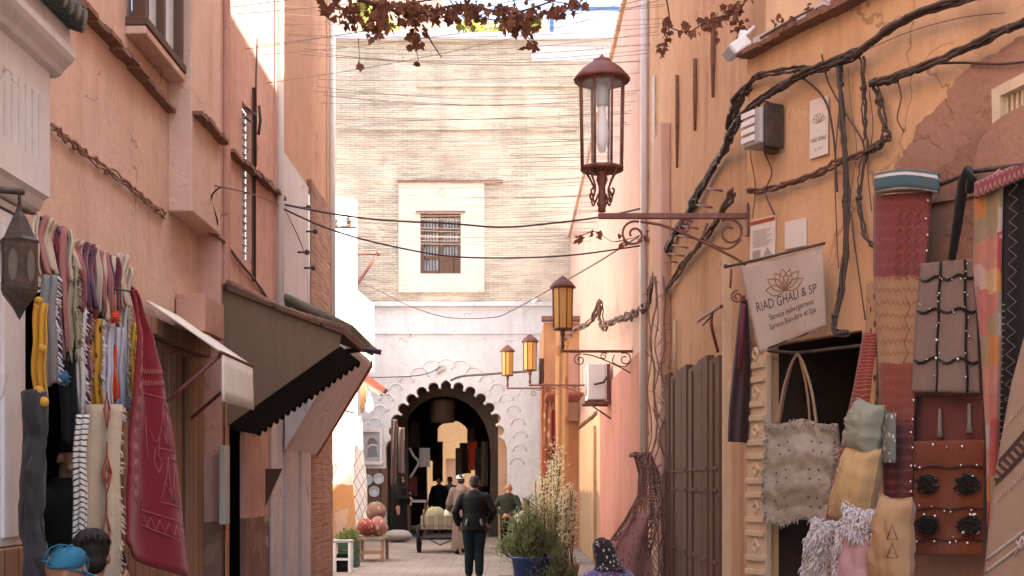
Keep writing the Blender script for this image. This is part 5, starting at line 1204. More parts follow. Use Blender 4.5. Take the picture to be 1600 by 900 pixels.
# cushions
def cushion(name, lab, c, w, h, t, mat, lean=0., yaw=0., seam=True):
    root = thing(name, lab, 'cushion', c-EZ*h/2, 'cushions stacked at the rug shop')
    rot = Matrix.Rotation(yaw, 3, 'Z') @ Matrix.Rotation(lean, 3, 'Y'); vs = []; n = 20; m = MB()
    def f(a, b, s):
        x, y = a*2-1, b*2-1; e = (1-abs(x)**3)*(1-abs(y)**3)
        q = .92+.08*(abs(x)**4+abs(y)**4)*.5+.05*(abs(x*y))**2
        return c+rot @ Vector((x*w/2*q*(1-.10*(y+.2))+.012*mnoise.noise(Vector((y*3, c.z*5, 2.))), -s*(t/2)*max(e, 0)**.42+.014*mnoise.noise(Vector((x*2.2+c.x*9, y*3.1+c.z*7, s)))+.006*mnoise.noise(Vector((x*6+c.x*5, y*9, s))), y*h/2*q))
    for s in (1, -1): m.add([f(i/n, j/n, s) for j in range(n+1) for i in range(n+1)], [(j*(n+1)+i, j*(n+1)+i+1, (j+1)*(n+1)+i+1, (j+1)*(n+1)+i) for j in range(n) for i in range(n)], True, [(i/n, j/n) for j in range(n+1) for i in range(n+1)])
    for k in range(5):
        b0 = random.uniform(.15, .8); m.tube([f(.02+.05*j, b0+.012*j*(1 if k % 2 else -1), 1) for j in range(9)], [.001+.003*math.sin(math.pi*j/8) for j in range(9)], 5)
    m.build('cover', mat, root)
    if seam:
        q = MB(); pts = [f(k/14, 0, 1) for k in range(15)]+[f(1, k/14, 1) for k in range(1, 15)]+[f(1-k/14, 1, 1) for k in range(1, 15)]+[f(0, 1-k/14, 1) for k in range(1, 15)]
        q.tube(pts, .005, 5); q.build('piping', mat, root)
    return root, f
yw = R(-38)
cm = lambda n_, c_: fb(n_, c_, fuzz=.3)
cushion('cushion', 'sage green cushion on top of the cushion pile', PN(1352, 669, .36), .20, .26, .19, cm('sage cotton', (.25, .265, .20)), R(16), yw-R(20))
cushion('cushion', 'big mustard yellow cushion under the sage green one', PN(1338, 760, .38), .23, .42, .20, cm('mustard cotton', (.47, .325, .155)), R(15), yw-R(20))
cushion('cushion', 'tan cushion with a stitched star at the right of the pile', PN(1394, 850, .52), .21, .44, .18, cm('tan cotton', (.38, .245, .13)), R(5), yw-R(20))
ts, tf = [o for o in col.objects if o.name.startswith('cushion')][-1], None
for (lab, c, w, h, kk) in (('shaggy white cushion at the left foot of the pile', PN(1286, 872, .50), .19, .40, 0), ('pink cushion with a shaggy white top in the middle of the pile', PN(1340, 868, .56), .23, .46, 1)):
    root, f = cushion('cushion', lab, c, w, h, .15, cm('pink cotton', (.46, .28, .29)) if kk else fb('white shaggy wool', (.56, .52, .52), fuzz=.8), R(7), yw-R(15), False)
    m = MB()
    for k in range(900 if not kk else 700):
        a, b = random.random(), random.random()
        if kk: b = 1-b*b*.38 if random.random() < .7 else b; a = a if b > .7 else random.uniform(0, .25)
        p = f(a, b, 1); o = (p-c)*.04; t = Vector((random.uniform(-1, 1), random.uniform(-1.2, 0), random.uniform(-1.6, .3)))
        m.tube([p, p+t*.012+o, p+t*.022+o-EZ*.012], [.005, .0045, .002], 4)
    m.build('shag', fb('white yarn', (.62, .58, .58), fuzz=.6), root)
st_ = [o for o in col.objects if o.get('label', '').startswith('tan cushion')][0]
m = MB(); c = PN(1394, 835, .605)
for w0 in (0, 1):
    m.tube([c+ND*(.04*math.cos(R(90+120*k)))+EZ*(.045*math.sin(R(90+120*k))-.085*w0) for k in range(4)], .003, 4)
m.build('stitched_star', fb('brown stitch', (.2, .11, .06)), st_)
# bench that carries the cushions (mostly under the frame)
MB().fbox(FRN, tN(1250, .3), tN(1430, .3), .12, .62, .02, 1.0-.02).build('display_bench', M['plank'], None, 'low wooden bench under the cushion pile', 'bench') if False else None
tbx = MB(); tbx.bx(1.75, 1.77, 7.3, 7.32, 1.0, 1.3); 
# red stacked things inside the shop
m = MB()
for k in range(4): m.tube([FRN(tN(1215+k*9), -.35-.1*(k % 2), .1), FRN(tN(1215+k*9), -.35-.1*(k % 2), 1.35)], .035, 8)
m.build('rolled_rugs', fb('dark red roll', (.14, .025, .02)), None, 'dim red rolled rugs standing inside the shop opening', 'rugs')

# ------------------------------------------------------------------ plum netting on the pipe
nt_ = thing('netting', 'plum brown twiggy netting draped from a hook on the white downpipe', 'netting', (1.4, 13.2, 0))
NL = [(990, 706), (999, 740), (997, 775), (975, 815), (950, 850), (935, 900), (925, 940)]; NRt = [(1016, 706), (1030, 740), (1034, 775), (1036, 815), (1038, 850), (1040, 900), (1042, 940)]
def net(a, b, lift=0.):
    i = min(int(b*6), 5); t = b*6-i; t = t
    u = (NL[i][0]*(1-t)+NL[i+1][0]*t)*(1-a)+(NRt[i][0]*(1-t)+NRt[i+1][0]*t)*a
    v = NL[i][1]*(1-t)+NL[i+1][1]*t
    p = P(u, v, 12.9); p.y -= .18*math.sin(a*3.0)*b+.04*math.sin(a*13+b*3)+lift; return p
m = MB()
for k in range(-30, 31):
    for sg in (1, -1):
        pts = []
        for t in range(0, 41):
            b = t/40; a = k/16+sg*b*1.5+.03*mnoise.noise(Vector((k*.7, b*6, sg)))
            if 0 <= a <= 1: pts.append(net(a, b, .02*mnoise.noise(Vector((a*5, b*9, k*.3)))))
            elif len(pts) > 1: m.tube(pts, .0036, 4); pts = []
            else: pts = []
        if len(pts) > 1: m.tube(pts, .0036, 4)
m.tube([net(0, k/30) for k in range(31)], .014, 6).tube([net(.97, k/30) for k in range(31)], .010, 6)
m.build('mesh', fb('plum net yarn', (.24, .12, .105)), nt_)
MB().sheet(lambda a, b: net(.12+.8*a*(.5+.5*b), .45+.55*b, .10), 20, 24, .010).build('lining', fb('plum netting', (.40, .21, .18), 'print', (.24, .12, .11), fu=22, fuzz=.8), nt_)
m = MB()
for k in range(260):
    a, b = random.random(), random.random()**.8; da, db = random.gauss(0, .10), random.gauss(0, .04)
    m.tube([net(min(max(a+da*t+random.gauss(0, .015), 0), 1), min(max(b+db*t+.06*t, 0), 1), .012+.03*random.random()) for t in (0, .33, .66, 1)], random.choice((.003, .004, .006)), 4)
m.build('twigs', M['twig'], nt_)
MB().tube([P(983, 711, 12.9), P(996, 711, 12.9), P(1008, 708, 12.9), Vector((1.55, 14.5, 1.85))], .022, 8).build('hook', M['twig'], nt_)
# vine up the red buttress
vn = thing('dry_creeper', 'dry leafless creeper climbing the red buttress up to the cables', 'creeper', (1.5, 13, 0))
m = MB()
for k in range(4):
    u0 = 1014+k*7; pts = [P(u0+random.uniform(-6, 6), v, 12.85) for v in range(900, 430, -36)]; m.tube(smooth_path(pts, 4), random.choice((.007, .009, .012)), 5)
for k in range(60):
    u, v = random.uniform(1012, 1044), random.uniform(440, 880); p = P(u, v, 12.83); m.tube([p, p+Vector((random.uniform(-.1, .1), random.uniform(-.06, .02), random.uniform(-.1, .1)))], [.006, .003], 4)
m.build('stems', M['twig'], vn)

# ------------------------------------------------------------------ people
def hand(m, w, d, side, s, palm_n):
    # palm and five bent fingers from the wrist w along d; palm_n: the way the palm faces
    d = d.normalized(); n = (palm_n-d*palm_n.dot(d)).normalized(); x = d.cross(n)*side
    m.limb([w, w+d*.03*s, w+d*.085*s], [.024*s, .034*s, .036*s], 8)
    for k, (off, L) in enumerate(((.03, .07), (.010, .078), (-.010, .074), (-.029, .058))):
        b = w+d*.085*s+x*off*s; m.limb([b-d*.02*s, b+d*L*.45*s+n*.008*s, b+d*L*.8*s+n*.025*s, b+d*L*.9*s+n*.043*s], [.0105*s, .010*s, .0092*s, .008*s], 7)
    b = w+d*.03*s+x*.03*s; m.limb([b, b+(d*.6+x*.7)*.04*s+n*.008*s, b+(d*.9+x*.6)*.065*s+n*.02*s], [.013*s, .0115*s, .009*s], 7)
def person(label, loc, yaw, H, lean=0., pitch=0., turn=0., arms=None, legs=None, seat=None, voxel=.009, skin='skin', outfit=(), group=None):
    """arms: {side: (elbow, wrist)} and legs: {side: (knee, ankle)} in body space (x right, y forward) for 1.7 m"""
    root = thing('person', label, 'person', loc, group); s = H/1.7
    rz = Matrix.Rotation(yaw, 3, 'Z'); hipz = .90 if seat is None else seat+.08
    rl = Matrix.Rotation(-lean, 3, 'X')
    def U(p):                                             # above the hip: leans forward
        q = Vector(p)-Vector((0, 0, .90)); q = rl @ q; return Vector(loc)+rz @ ((q+Vector((0, 0, hipz)))*s)
    def B(p): return Vector(loc)+rz @ (Vector(p)*s)
    hr = rz @ rl @ Matrix.Rotation(turn, 3, 'Z') @ Matrix.Rotation(-pitch, 3, 'X')
    hc = U((0, .025, 1.585))
    def Hd(x, y, z): return hc+hr @ (Vector((x, y, z))*s)
    def ring(z, rx, ry, y=0): return (U((0, y, z)), rx*s, ry*s)
    body = MB()
    body.loft([ring(.86, .15, .11), ring(.95, .165, .12), ring(1.08, .14, .10), ring(1.25, .165, .115), ring(1.36, .18, .11), ring(1.42, .12, .085), ring(1.45, .06, .06)])
    body.limb([U((0, -.005, 1.40)), U((0, .0, 1.47)), hc+hr @ Vector((0, -.01, -.04))*s], [.062*s, .056*s, .054*s])
    # head: skull, jaw, nose, brow, ears, lips
    body.ball(Hd(0, -.005, .025), (.074*s, .092*s, .090*s), 20, hr); body.ball(Hd(0, .02, -.045), (.058*s, .068*s, .068*s), 18, hr); body.ball(Hd(0, .05, -.09), (.03*s, .03*s, .024*s), 12, hr)
    body.limb([Hd(0, .082, .018), Hd(0, .098, -.012), Hd(0, .104, -.026)], [.009*s, .012*s, .015*s], 8)
    body.limb([Hd(-.04, .076, .03), Hd(0, .087, .034), Hd(.04, .076, .03)], [.011*s, .012*s, .011*s], 8)
    body.limb([Hd(-.02, .083, -.062), Hd(0, .089, -.060), Hd(.02, .083, -.062)], [.007*s, .010*s, .007*s], 8)
    for k in (-1, 1):
        body.ball(Hd(.076*k, -.012, -.005), (.012*s, .02*s, .032*s), 10, hr); body.ball(Hd(.045*k, .056, -.022), (.024*s, .022*s, .024*s), 10, hr)
    arms = arms or {1: ((.25, -.03, 1.12), (.27, .06, .87)), -1: ((-.25, -.03, 1.12), (-.27, .06, .87))}
    legs = legs or {1: ((.10, .02, .48), (.11, -.03, .08)), -1: ((-.10, .02, .48), (-.11, -.03, .08))}
    A = {}
    for k in (1, -1):
        sh = U((.175*k, -.005, 1.365)); el = U(arms[k][0]); wr = U(arms[k][1]); A[k] = (sh, el, wr)
        body.limb([sh, sh*.5+el*.5, el, el*.45+wr*.55, wr], [.052*s, .046*s, .038*s, .036*s, .026*s])
        pn = rz @ Vector((-k, .2, 0)); hand(body, wr, wr-el, k, s, pn)
        hp = B((.09*k, 0, hipz-.02)); kn = B(legs[k][0]); an = B(legs[k][1])
        body.limb([hp, hp*.5+kn*.5, kn, kn*.6+an*.4, an], [.088*s, .074*s, .054*s, .052*s, .036*s])
        ft = rz @ Vector((0, 1, 0)); a0 = Vector((an.x, an.y, an.z-.03*s))
        body.limb([a0-ft*.03*s, a0+ft*.08*s-EZ*.012*s, a0+ft*.15*s-EZ*.02*s], [.035*s, .034*s, .026*s])
    body.build('body', M[skin], root, remesh=voxel)
    for k in (-1, 1):
        m = MB(); m.ball(Hd(.031*k, .079, .008), (.012*s, .008*s, .0075*s), 10, hr); m.build('eye', M['eye'], root)
    for item in outfit:
        kind, mat = item[0], item[1]; m = MB(); vx = .012
        if kind == 'jacket':
            lo = item[2] if len(item) > 2 else .84
            m.loft([ring(lo, .185, .145), ring(.98, .19, .145), ring(1.1, .178, .135), ring(1.25, .196, .142), ring(1.36, .21, .135), ring(1.425, .14, .105), ring(1.475, .085, .085), ring(1.485, .06, .06)])
            for k in (1, -1):
                sh, el, wr = A[k]; m.limb([sh, sh*.5+el*.5, el, el*.4+wr*.6, wr*.93+el*.07], [.078*s, .068*s, .062*s, .055*s, .046*s])
        elif kind == 'trousers':
            m.loft([(B((0, 0, hipz-.08)), .165*s, .125*s), (B((0, 0, hipz)), .172*s, .13*s), (B((0, 0, hipz+.09)), .165*s, .125*s)])
            for k in (1, -1):
                hp = B((.09*k, 0, hipz-.03)); kn = B(legs[k][0]); an = B(legs[k][1]); m.limb([hp, hp*.5+kn*.5, kn, kn*.5+an*.5, an*.97+kn*.03], [.104*s, .092*s, .074*s, .07*s, .062*s])
        elif kind == 'robe':
            m.loft([(B((0, .0, .12)), .24*s, .2*s), (B((0, .0, .4)), .22*s, .19*s), (B((0, 0, .7)), .2*s, .165*s), ring(.95, .195, .155), ring(1.12, .19, .145), ring(1.28, .205, .145), ring(1.37, .215, .135), ring(1.43, .14, .105), ring(1.48, .08, .08)])
            m.limb([U((0, -.10, 1.42)), U((0, -.145, 1.32)), U((0, -.135, 1.2))], [.075*s, .085*s, .035*s])
            for k in (1, -1):
                sh, el, wr = A[k]; m.limb([sh, sh*.5+el*.5, el, wr], [.082*s, .08*s, .08*s, .075*s])
        elif kind == 'shoes':
            for k in (1, -1):
                an = B(legs[k][1]); ft = rz @ Vector((0, 1, 0)); a0 = Vector((an.x, an.y, an.z-.035*s)); m.limb([a0-ft*.035*s, a0+ft*.07*s-EZ*.004*s, a0+ft*.17*s-EZ*.012*s], [.043*s, .043*s, .033*s])
        elif kind == 'hair':
            m.ball(Hd(0, -.018, .04), (.083*s, .094*s, .086*s), 20, hr); m.ball(Hd(0, -.045, -.02), (.073*s, .062*s, .07*s), 16, hr)
            for q in range(46):
                a = random.uniform(0, 6.28); e = random.uniform(.1, 1.3); t = Vector((math.cos(a)*math.sin(e), math.sin(a)*math.sin(e)-.25, math.cos(e))); m.ball(Hd(t.x*.078, t.y*.085-.01, t.z*.08+.04), .016*s, 8)
            vx = .008
            if loc[1] < 10:
                q_ = MB()
                for q in range(420):
                    a = random.uniform(0, 6.28); e0 = random.uniform(0, .5); e1 = e0+random.uniform(.5, 1.1); tw = random.uniform(-.5, .5); pts = []
                    for i in range(6):
                        e = e0+(e1-e0)*i/5; aa = a+tw*i/5; t = Vector((math.cos(aa)*math.sin(e), math.sin(aa)*math.sin(e)-.22*math.sin(e), math.cos(e))); pts.append(Hd(t.x*.092, t.y*.102-.014, t.z*.093+.045))
                    q_.tube(pts, [.0016, .0026, .003, .003, .0024, .001], 4)
                q_.build('hair_strands', M['hair'], root)
        elif kind == 'beanie':
            m.loft([(Hd(0, -.012, .03), .086*s, .1*s), (Hd(0, -.014, .055), .088*s, .102*s), (Hd(0, -.018, .09), .08*s, .092*s), (Hd(0, -.02, .118), .058*s, .068*s), (Hd(0, -.02, .133), .02*s, .024*s)]); vx = .008
        elif kind == 'cap':
            m.loft([(Hd(0, -.01, .025), .083*s, .1*s), (Hd(0, -.01, .06), .085*s, .1*s), (Hd(0, -.012, .095), .074*s, .088*s), (Hd(0, -.015, .12), .045*s, .055*s), (Hd(0, -.015, .128), .01*s, .012*s)])
            m.prism([Hd(.075*math.cos(R(a)), .06+.115*math.sin(R(a)), .03-.02*math.sin(R(a))) for a in range(0, 181, 12)], hr @ Vector((0, 0, .012))*s); vx = .007
            q_ = MB()
            for k in range(6):
                a = math.pi*k/6+.2; q_.tube([Hd(math.cos(a)*x, -.012+math.sin(a)*x*1.16, z) for x, z in ((-.087, .03), (-.087, .06), (-.076, .097), (-.046, .123), (0, .132), (.046, .123), (.076, .097), (.087, .06), (.087, .03))], .0022, 4)
            q_.ball(Hd(0, -.014, .131), .009*s, 8); q_.tube([Hd(.086*math.cos(R(t)), -.01+.101*math.sin(R(t)), .03) for t in range(0, 361, 15)], .004, 5)
            q_.build('cap_seams', mat if not isinstance(mat, str) else M[mat], root)
        elif kind == 'scarf':
            m.loft([(Hd(0, -.03, -.15), .13*s, .12*s), (Hd(0, -.02, -.10), .1*s, .1*s), (Hd(0, -.018, -.03), .092*s, .1*s), (Hd(0, -.016, .05), .09*s, .104*s), (Hd(0, -.02, .10), .066*s, .078*s), (Hd(0, -.02, .126), .02*s, .02*s)]); vx = .009
        elif kind == 'dress':
            m.loft([(B((0, .12, .06)), .32*s, .34*s), (B((0, .14, hipz-.15)), .3*s, .33*s), (B((0, .10, hipz+.02)), .25*s, .26*s), ring(.98, .2, .16), ring(1.12, .19, .15), ring(1.28, .21, .15), ring(1.38, .215, .14), ring(1.44, .13, .1), ring(1.48, .08, .08)])
            for k in (1, -1):
                sh, el, wr = A[k]; m.limb([sh, sh*.5+el*.5, el, wr], [.085*s, .082*s, .078*s, .066*s])
        nm = item[-1] if kind == 'named' else kind
        m.build({'beanie': 'woollen_cap', 'scarf': 'headscarf'}.get(kind, kind), mat if not isinstance(mat, str) else M[mat], root, remesh=vx)
    return root, dict(U=U, B=B, Hd=Hd, s=s, A=A)
sitl = {1: ((.12, .42, .44), (.13, .40, .08)), -1: ((-.12, .42, .44), (-.13, .40, .08))}
# shop vendor, looking down to the right
v1, _ = person('shop vendor in a black cap and black jacket looking down in the left doorway', Vector((P(97, 0, 7.0).x, 7.0, 0)), R(-125), 1.78, lean=R(6), pitch=R(26), turn=R(0),
    arms={1: ((.26, .02, 1.12), (.20, .27, 1.06)), -1: ((-.26, .02, 1.12), (-.14, .28, 1.03))}, outfit=(('jacket', 'blackcloth'), ('trousers', 'trousers'), ('shoes', 'leather'), ('beanie', 'blackcloth')), voxel=.006, skin='skin')
# two seated customers at the foot of the stall
person('seated person in a blue brimmed cap at the bottom left corner', Vector((P(50, 0, 5.3).x, 5.3, 0)), R(-62), 1.55, lean=R(10), pitch=R(8), seat=.50, legs=sitl, outfit=(('jacket', 'trousers'), ('trousers', 'trousers'), ('cap', 'capblue'), ('shoes', 'leather')))
person('seated person with bare black hair next to the blue cap', Vector((P(141, 0, 5.75).x, 5.75, 0)), R(10), 1.62, lean=R(4), pitch=R(0), seat=.48, legs=sitl, outfit=(('jacket', 'blackcloth'), ('trousers', 'trousers'), ('hair', 'hair'), ('shoes', 'leather')))
# woman walking away in a leather jacket
jw, J = person('walker in a black leather jacket and dark trousers seen from behind in the street', Vector((P(741, 0, 20.4).x, 20.4, 0)), R(0), 1.62, lean=R(3), pitch=R(16), turn=R(10),
    arms={1: ((.29, -.04, 1.12), (.22, .14, .93)), -1: ((-.28, -.04, 1.12), (-.24, .10, .90))}, legs={1: ((.075, .03, .48), (.075, -.05, .08)), -1: ((-.075, .03, .48), (-.08, .06, .08))},
    outfit=(('jacket', 'leather', .80), ('trousers', 'trousers'), ('hair', 'hairbr'), ('shoes', 'leather')), voxel=.01)
jw.scale = (1.13, 1.1, 1.0)
m = MB()
for k in (-1, 1): m.limb([J['U']((.10*k, -.135, .98)), J['U']((.115*k, -.15, .90))], [.018, .022], 8)
m.build('pocket_flap', plain('worn grey leather', (.09, .09, .10), .4, .5), jw)
# old man pushing the cart
cm_, C_ = person('man in a grey brown hooded robe and white cap pushing the handcart', Vector((P(722, 0, 27.4).x, 27.4, 0)), R(12), 1.70, lean=R(12), pitch=R(8),
    arms={1: ((.25, .10, 1.12), (.22, .34, 1.05)), -1: ((-.25, .10, 1.12), (-.22, .34, 1.05))}, outfit=(('robe', 'robe'), ('shoes', 'leather'), ('hair', 'hair')), voxel=.011)
m = MB(); Hd, s = C_['Hd'], C_['s']; m.loft([(Hd(0, -.012, .05), .094*s, .106*s), (Hd(0, -.014, .10), .092*s, .102*s), (Hd(0, -.016, .13), .07*s, .08*s), (Hd(0, -.016, .14), .02*s, .02*s)]); m.build('skullcap', M['capwhite'], cm_, remesh=.01)
person('man in a dark olive jacket with hands clasped behind his back', Vector((P(794, 0, 25.6).x, 25.6, 0)), R(-12), 1.52, lean=R(4), pitch=R(12),
    arms={1: ((.30, -.10, 1.13), (.05, -.20, .98)), -1: ((-.30, -.10, 1.13), (-.06, -.20, 1.0))}, skin='skin2', outfit=(('jacket', 'jacketgreen', .80), ('trousers', 'blackcloth'), ('shoes', 'leather')), voxel=.01)
person('small seated figure with dark hair half hidden by the tall shrub', Vector((P(822, 0, 24.2).x, 24.2, 0)), R(160), 1.6, seat=.40, legs=sitl, outfit=(('jacket', 'shirt'), ('trousers', 'trousers'), ('hair', 'hair'), ('shoes', 'leather')), voxel=.011)
person('distant figure in a pale shirt standing inside the passage', Vector((P(703, 0, 41).x, 41, 0)), R(180), 1.72, outfit=(('jacket', 'shirt'), ('trousers', 'trousers'), ('hair', 'hair'), ('shoes', 'leather')), voxel=.014)
person('dark robed figure standing against the left jamb of the arch', Vector((P(624, 0, 33.6).x, 33.6, 0)), R(-100), 1.72, arms={1: ((.24, .08, 1.12), (.16, .26, 1.1)), -1: ((-.24, .04, 1.12), (-.16, .2, 1.0))}, outfit=(('robe', 'blackcloth'), ('scarf', 'blackcloth'), ('shoes', 'leather')), voxel=.014)
person('dark clad figure in the passage behind the handcart', Vector((P(686, 0, 39).x, 39, 0)), R(170), 1.7, outfit=(('robe', 'blackcloth'), ('hair', 'hair'), ('shoes', 'leather')), voxel=.014)
person('seated woman in purple patterned dress and dark headscarf below the plum netting', Vector((P(958, 0, 9.6).x, 9.6, 0)), R(35), 1.6, lean=R(8), pitch=R(14), seat=.30, legs={1: ((.16, .38, .34), (.13, .42, .08)), -1: ((-.16, .38, .34), (-.13, .42, .08))},
    outfit=(('dress', fabric('purple white print', (.16, .12, .26), 'print', (.55, .5, .56), fu=62)), ('scarf', fabric('dark scarf print', (.03, .025, .03), 'print', (.5, .44, .4), fu=44)), ('shoes', 'leather')), voxel=.01)

# ------------------------------------------------------------------ handcart
hc_ = thing('handcart', 'wooden two wheeled handcart loaded with sacks and boxes in front of the arch', 'cart', (P(690, 0, 28.3).x, 28.3, 0))
cx = P(690, 0, 28.3).x; wz = .30
m = MB(); m.bx(cx-.42, cx+.42, 27.7, 29.2, .52, .60)
for x in (-.42, .39): m.bx(cx+x, cx+x+.03, 27.7, 29.2, .602, .80)
m.bx(cx-.42, cx+.42, 27.68, 27.697, .602, .82); m.build('bed', M['cartwood'], hc_, bevel=.006)
for s_ in (-1, 1):
    w = MB(); c = Vector((cx+.49*s_, 28.2, wz)); w.tube([c+Vector((0, .27*math.cos(a), .27*math.sin(a))) for a in [2*math.pi*k/28 for k in range(29)]], .045, 8); w = w.build('wheel', M['rubber'], hc_)
    r_ = MB()
    for k in range(8): a = math.pi*k/8; r_.tube([c+Vector((0, .25*math.cos(a), .25*math.sin(a))), c-Vector((0, .25*math.cos(a), .25*math.sin(a)))], .012, 5)
    r_.tube([c-EX*.05, c+EX*.05], .05, 10); r_.build('rim', M['metalgrey'], w)
    MB().tube([Vector((cx+.34*s_, 27.8, .56)), Vector((cx+.33*s_, 27.3, .70)), Vector((cx+.30*s_, 26.95, .95))], .02, 8).build('handle', M['cartwood'], hc_)
MB().tube([(cx-.5, 28.2, wz), (cx+.5, 28.2, wz)], .025, 8).tube([(cx-.3, 28.2, wz), (cx, 27.75, .18), (cx+.3, 28.2, wz)], .015, 6).build('axle', M['darkiron'], hc_)
def sack(c, r, mat, lab, nm='sack'):
    m = MB(); m.ball(c, r, 18); o = m.build(nm, mat, None, lab, nm)
    for v in o.data.vertices: v.co += v.co.normalized()*.03*mnoise.noise(v.co*7)
sack(Vector((cx-.12, 28.2, .80)), (.24, .3, .2), fb('olive sack', (.26, .24, .14)), 'olive sack lying on the handcart')
sack(Vector((cx+.22, 28.0, .79)), (.17, .22, .19), fb('pale sack', (.56, .52, .46)), 'pale sack lying on the handcart beside the olive one')
MB().bx(cx-.33, cx-.02, 28.6, 29.0, .603, .95).build('carton', M['cartwood'], None, 'brown carton at the front of the handcart', 'box', bevel=.01)

# ------------------------------------------------------------------ stall goods on the left before the arch
tk = thing('stool', 'white wooden stool with dark seat by the brick pier', 'stool', P(536, 893, 22))
a = P(536, 893, 22); x0, y0 = a.x, a.y
MB().bx(x0-.16, x0+.16, y0-.16, y0+.16, .50, .55).build('seat', M['metalgrey'], tk, bevel=.008)
for sx in (-1, 1):
    for sy in (-1, 1): MB().bx(x0+sx*.13-.025, x0+sx*.13+.025, y0+sy*.13-.025, y0+sy*.13+.025, 0, .497).build('leg', M['metalwhite'], tk, bevel=.004)
MB().bx(x0-.12, x0+.12, y0-.14, y0-.12, .2, .24).build('stretcher', M['metalwhite'], tk)
def crate_obj(nm, lab, x, y, z, w, d, h, mat, cat='crate'):
    m = MB(); t = .012
    m.bx(x-w/2, x+w/2, y-d/2, y+d/2, z, z+t)
    for k in range(3):
        z0 = z+t+.002+(h-t)*k/3; z1 = z0+(h-t)/3*(.8 if k < 2 else .95)
        m.bx(x-w/2, x+w/2, y-d/2, y-d/2+t, z0, z1).bx(x-w/2, x+w/2, y+d/2-t, y+d/2, z0, z1).bx(x-w/2, x-w/2+t, y-d/2+t, y+d/2-t, z0, z1).bx(x+w/2-t, x+w/2, y-d/2+t, y+d/2-t, z0, z1)
    for sx in (-1, 1):
        for sy in (-1, 1): m.bx(x+sx*(w/2-.022)-.02, x+sx*(w/2-.022)+.02, y+sy*(d/2-.022)-.008, y+sy*(d/2-.022)+.008, z+t, z+h)
    return m.build(nm, mat, None, lab, cat)
gx, gy = P(545, 0, 23.2).x, 23.2
crate_obj('crate', 'dark green slatted crate behind the white stool', gx, gy, 0, .36, .4, .46, M['greencrate'])
crate_obj('crate', 'black slatted crate under the white stool', x0, y0+.02, 0.0, .2, .22, .3, M['blackcloth'])
def leafcloud(m, c, r, n, size, squash=(1, 1, 1), up=.3):
    for _ in range(n):
        t = Vector((random.gauss(0, 1), random.gauss(0, 1), random.gauss(0, 1))).normalized()*random.random()**.4
        p = Vector(c)+Vector((t.x*r*squash[0], t.y*r*squash[1], t.z*r*squash[2])); leaf(m, p, size*random.uniform(.6, 1.3), up)
def leaf(m, p, s, up=.3, dirn=None, w=.45):
    d = dirn or Vector((random.gauss(0, 1), random.gauss(0, 1), random.gauss(up, .8))); d = d.normalized()
    x = d.cross(Vector((random.gauss(0, 1), random.gauss(0, 1), random.gauss(0, 1)))).normalized(); n = d.cross(x)*.12
    m.add([p, p+d*s*.45+x*s*w*.5+n*s, p+d*s, p+d*s*.45-x*s*w*.5+n*s], [(0, 1, 2), (0, 2, 3)])
m = MB(); leafcloud(m, (gx, gy, .55), .2, 260, .09, (1, 1, .6)); m.build('salad_greens', M['lettuce'], None, 'heap of fresh salad leaves on the green crate', 'greens', fix=False)
m = MB(); leafcloud(m, (x0-.02, y0+.1, .60), .11, 90, .07, (1, 1, .5)); m.build('salad_greens', M['lettuce'], None, 'small bunch of greens lying on the white stool', 'greens', fix=False)
# bench with cushions and hung rug
bx0 = P(580, 0, 25).x; by = 25.
bn2 = thing('bench', 'low worn wooden bench heaped with red cushions before the white house', 'bench', (bx0, by, 0))
MB().bx(bx0-.3, bx0+.3, by-.35, by+.7, .42, .48).build('seat', M['cartwood'], bn2, bevel=.008)
for sx in (-.25, .25):
    for sy in (-.28, .62): MB().bx(bx0+sx-.03, bx0+sx+.03, by+sy-.03, by+sy+.03, 0, .418).build('leg', M['plank'], bn2, bevel=.004)
MB().bx(bx0-.27, bx0+.27, by-.30, by-.28, .15, .22).build('stretcher', M['plank'], bn2)
sack(Vector((bx0-.08, by-.1, .66)), (.2, .25, .17), fb('brick red cushion', (.20, .045, .04), 'print', (.45, .2, .15), fu=14), 'brick red cushion in front on the low bench', 'cushion')
sack(Vector((bx0+.14, by+.0, .68)), (.15, .22, .19), fb('rosy print cushion', (.30, .12, .10), 'print', (.42, .32, .28), fu=12), 'rosy patterned cushion at the right of the low bench', 'cushion')
sack(Vector((bx0+.05, by+.45, .95)), (.2, .2, .2), fb('brown cushion', (.20, .12, .09), 'print', (.36, .2, .15), fu=10), 'brown cushion high at the back of the low bench', 'cushion')
sack(Vector((bx0+.08, by+.45, .62)), (.22, .22, .14), fb('grey rose cushion', (.35, .22, .19)), 'grey rose cushion under the brown one', 'cushion')
hr_ = thing('white_rug', 'white rug with black diamond lines hung on the sunlit white house', 'rug', P(565, 840, 25.3))
MB().sheet(lambda a, b: P(553+ (12+12*b)*a+2*b, 645+ 30*a*(1-b)+195*b, 25.6+2.2*a*(1-b)-.3*b)+Vector((.02*math.sin(b*9+a*4), 0, 0)), 12, 30, .02).build('pile', fb('white diamond rug', (.66, .62, .58), 'diamond', (.08, .06, .06), fu=2, fv=8, w=.08), hr_)
MB().tube([P(553, 645, 25.6), Vector((-3.6, 26.2, P(553, 640, 25.6).z+.05))], .02, 6).build('hook', M['darkiron'], hr_)
sa = thing('red_awning', 'small red painted awning board over the niche beside the arch', 'awning', P(582, 612, 33))
MB().prism([P(562, 580, 33), P(571, 583, 33), P(603, 607, 33), P(598, 613, 33), P(562, 590, 33)], (0, .7, 0)).build('board', M['redtile'], sa)
MB().prism([P(562, 592, 33.05), P(594, 614, 33.05), P(594, 618, 33.05), P(562, 600, 33.05)], (0, .5, 0)).build('fascia', M['cream'], sa)
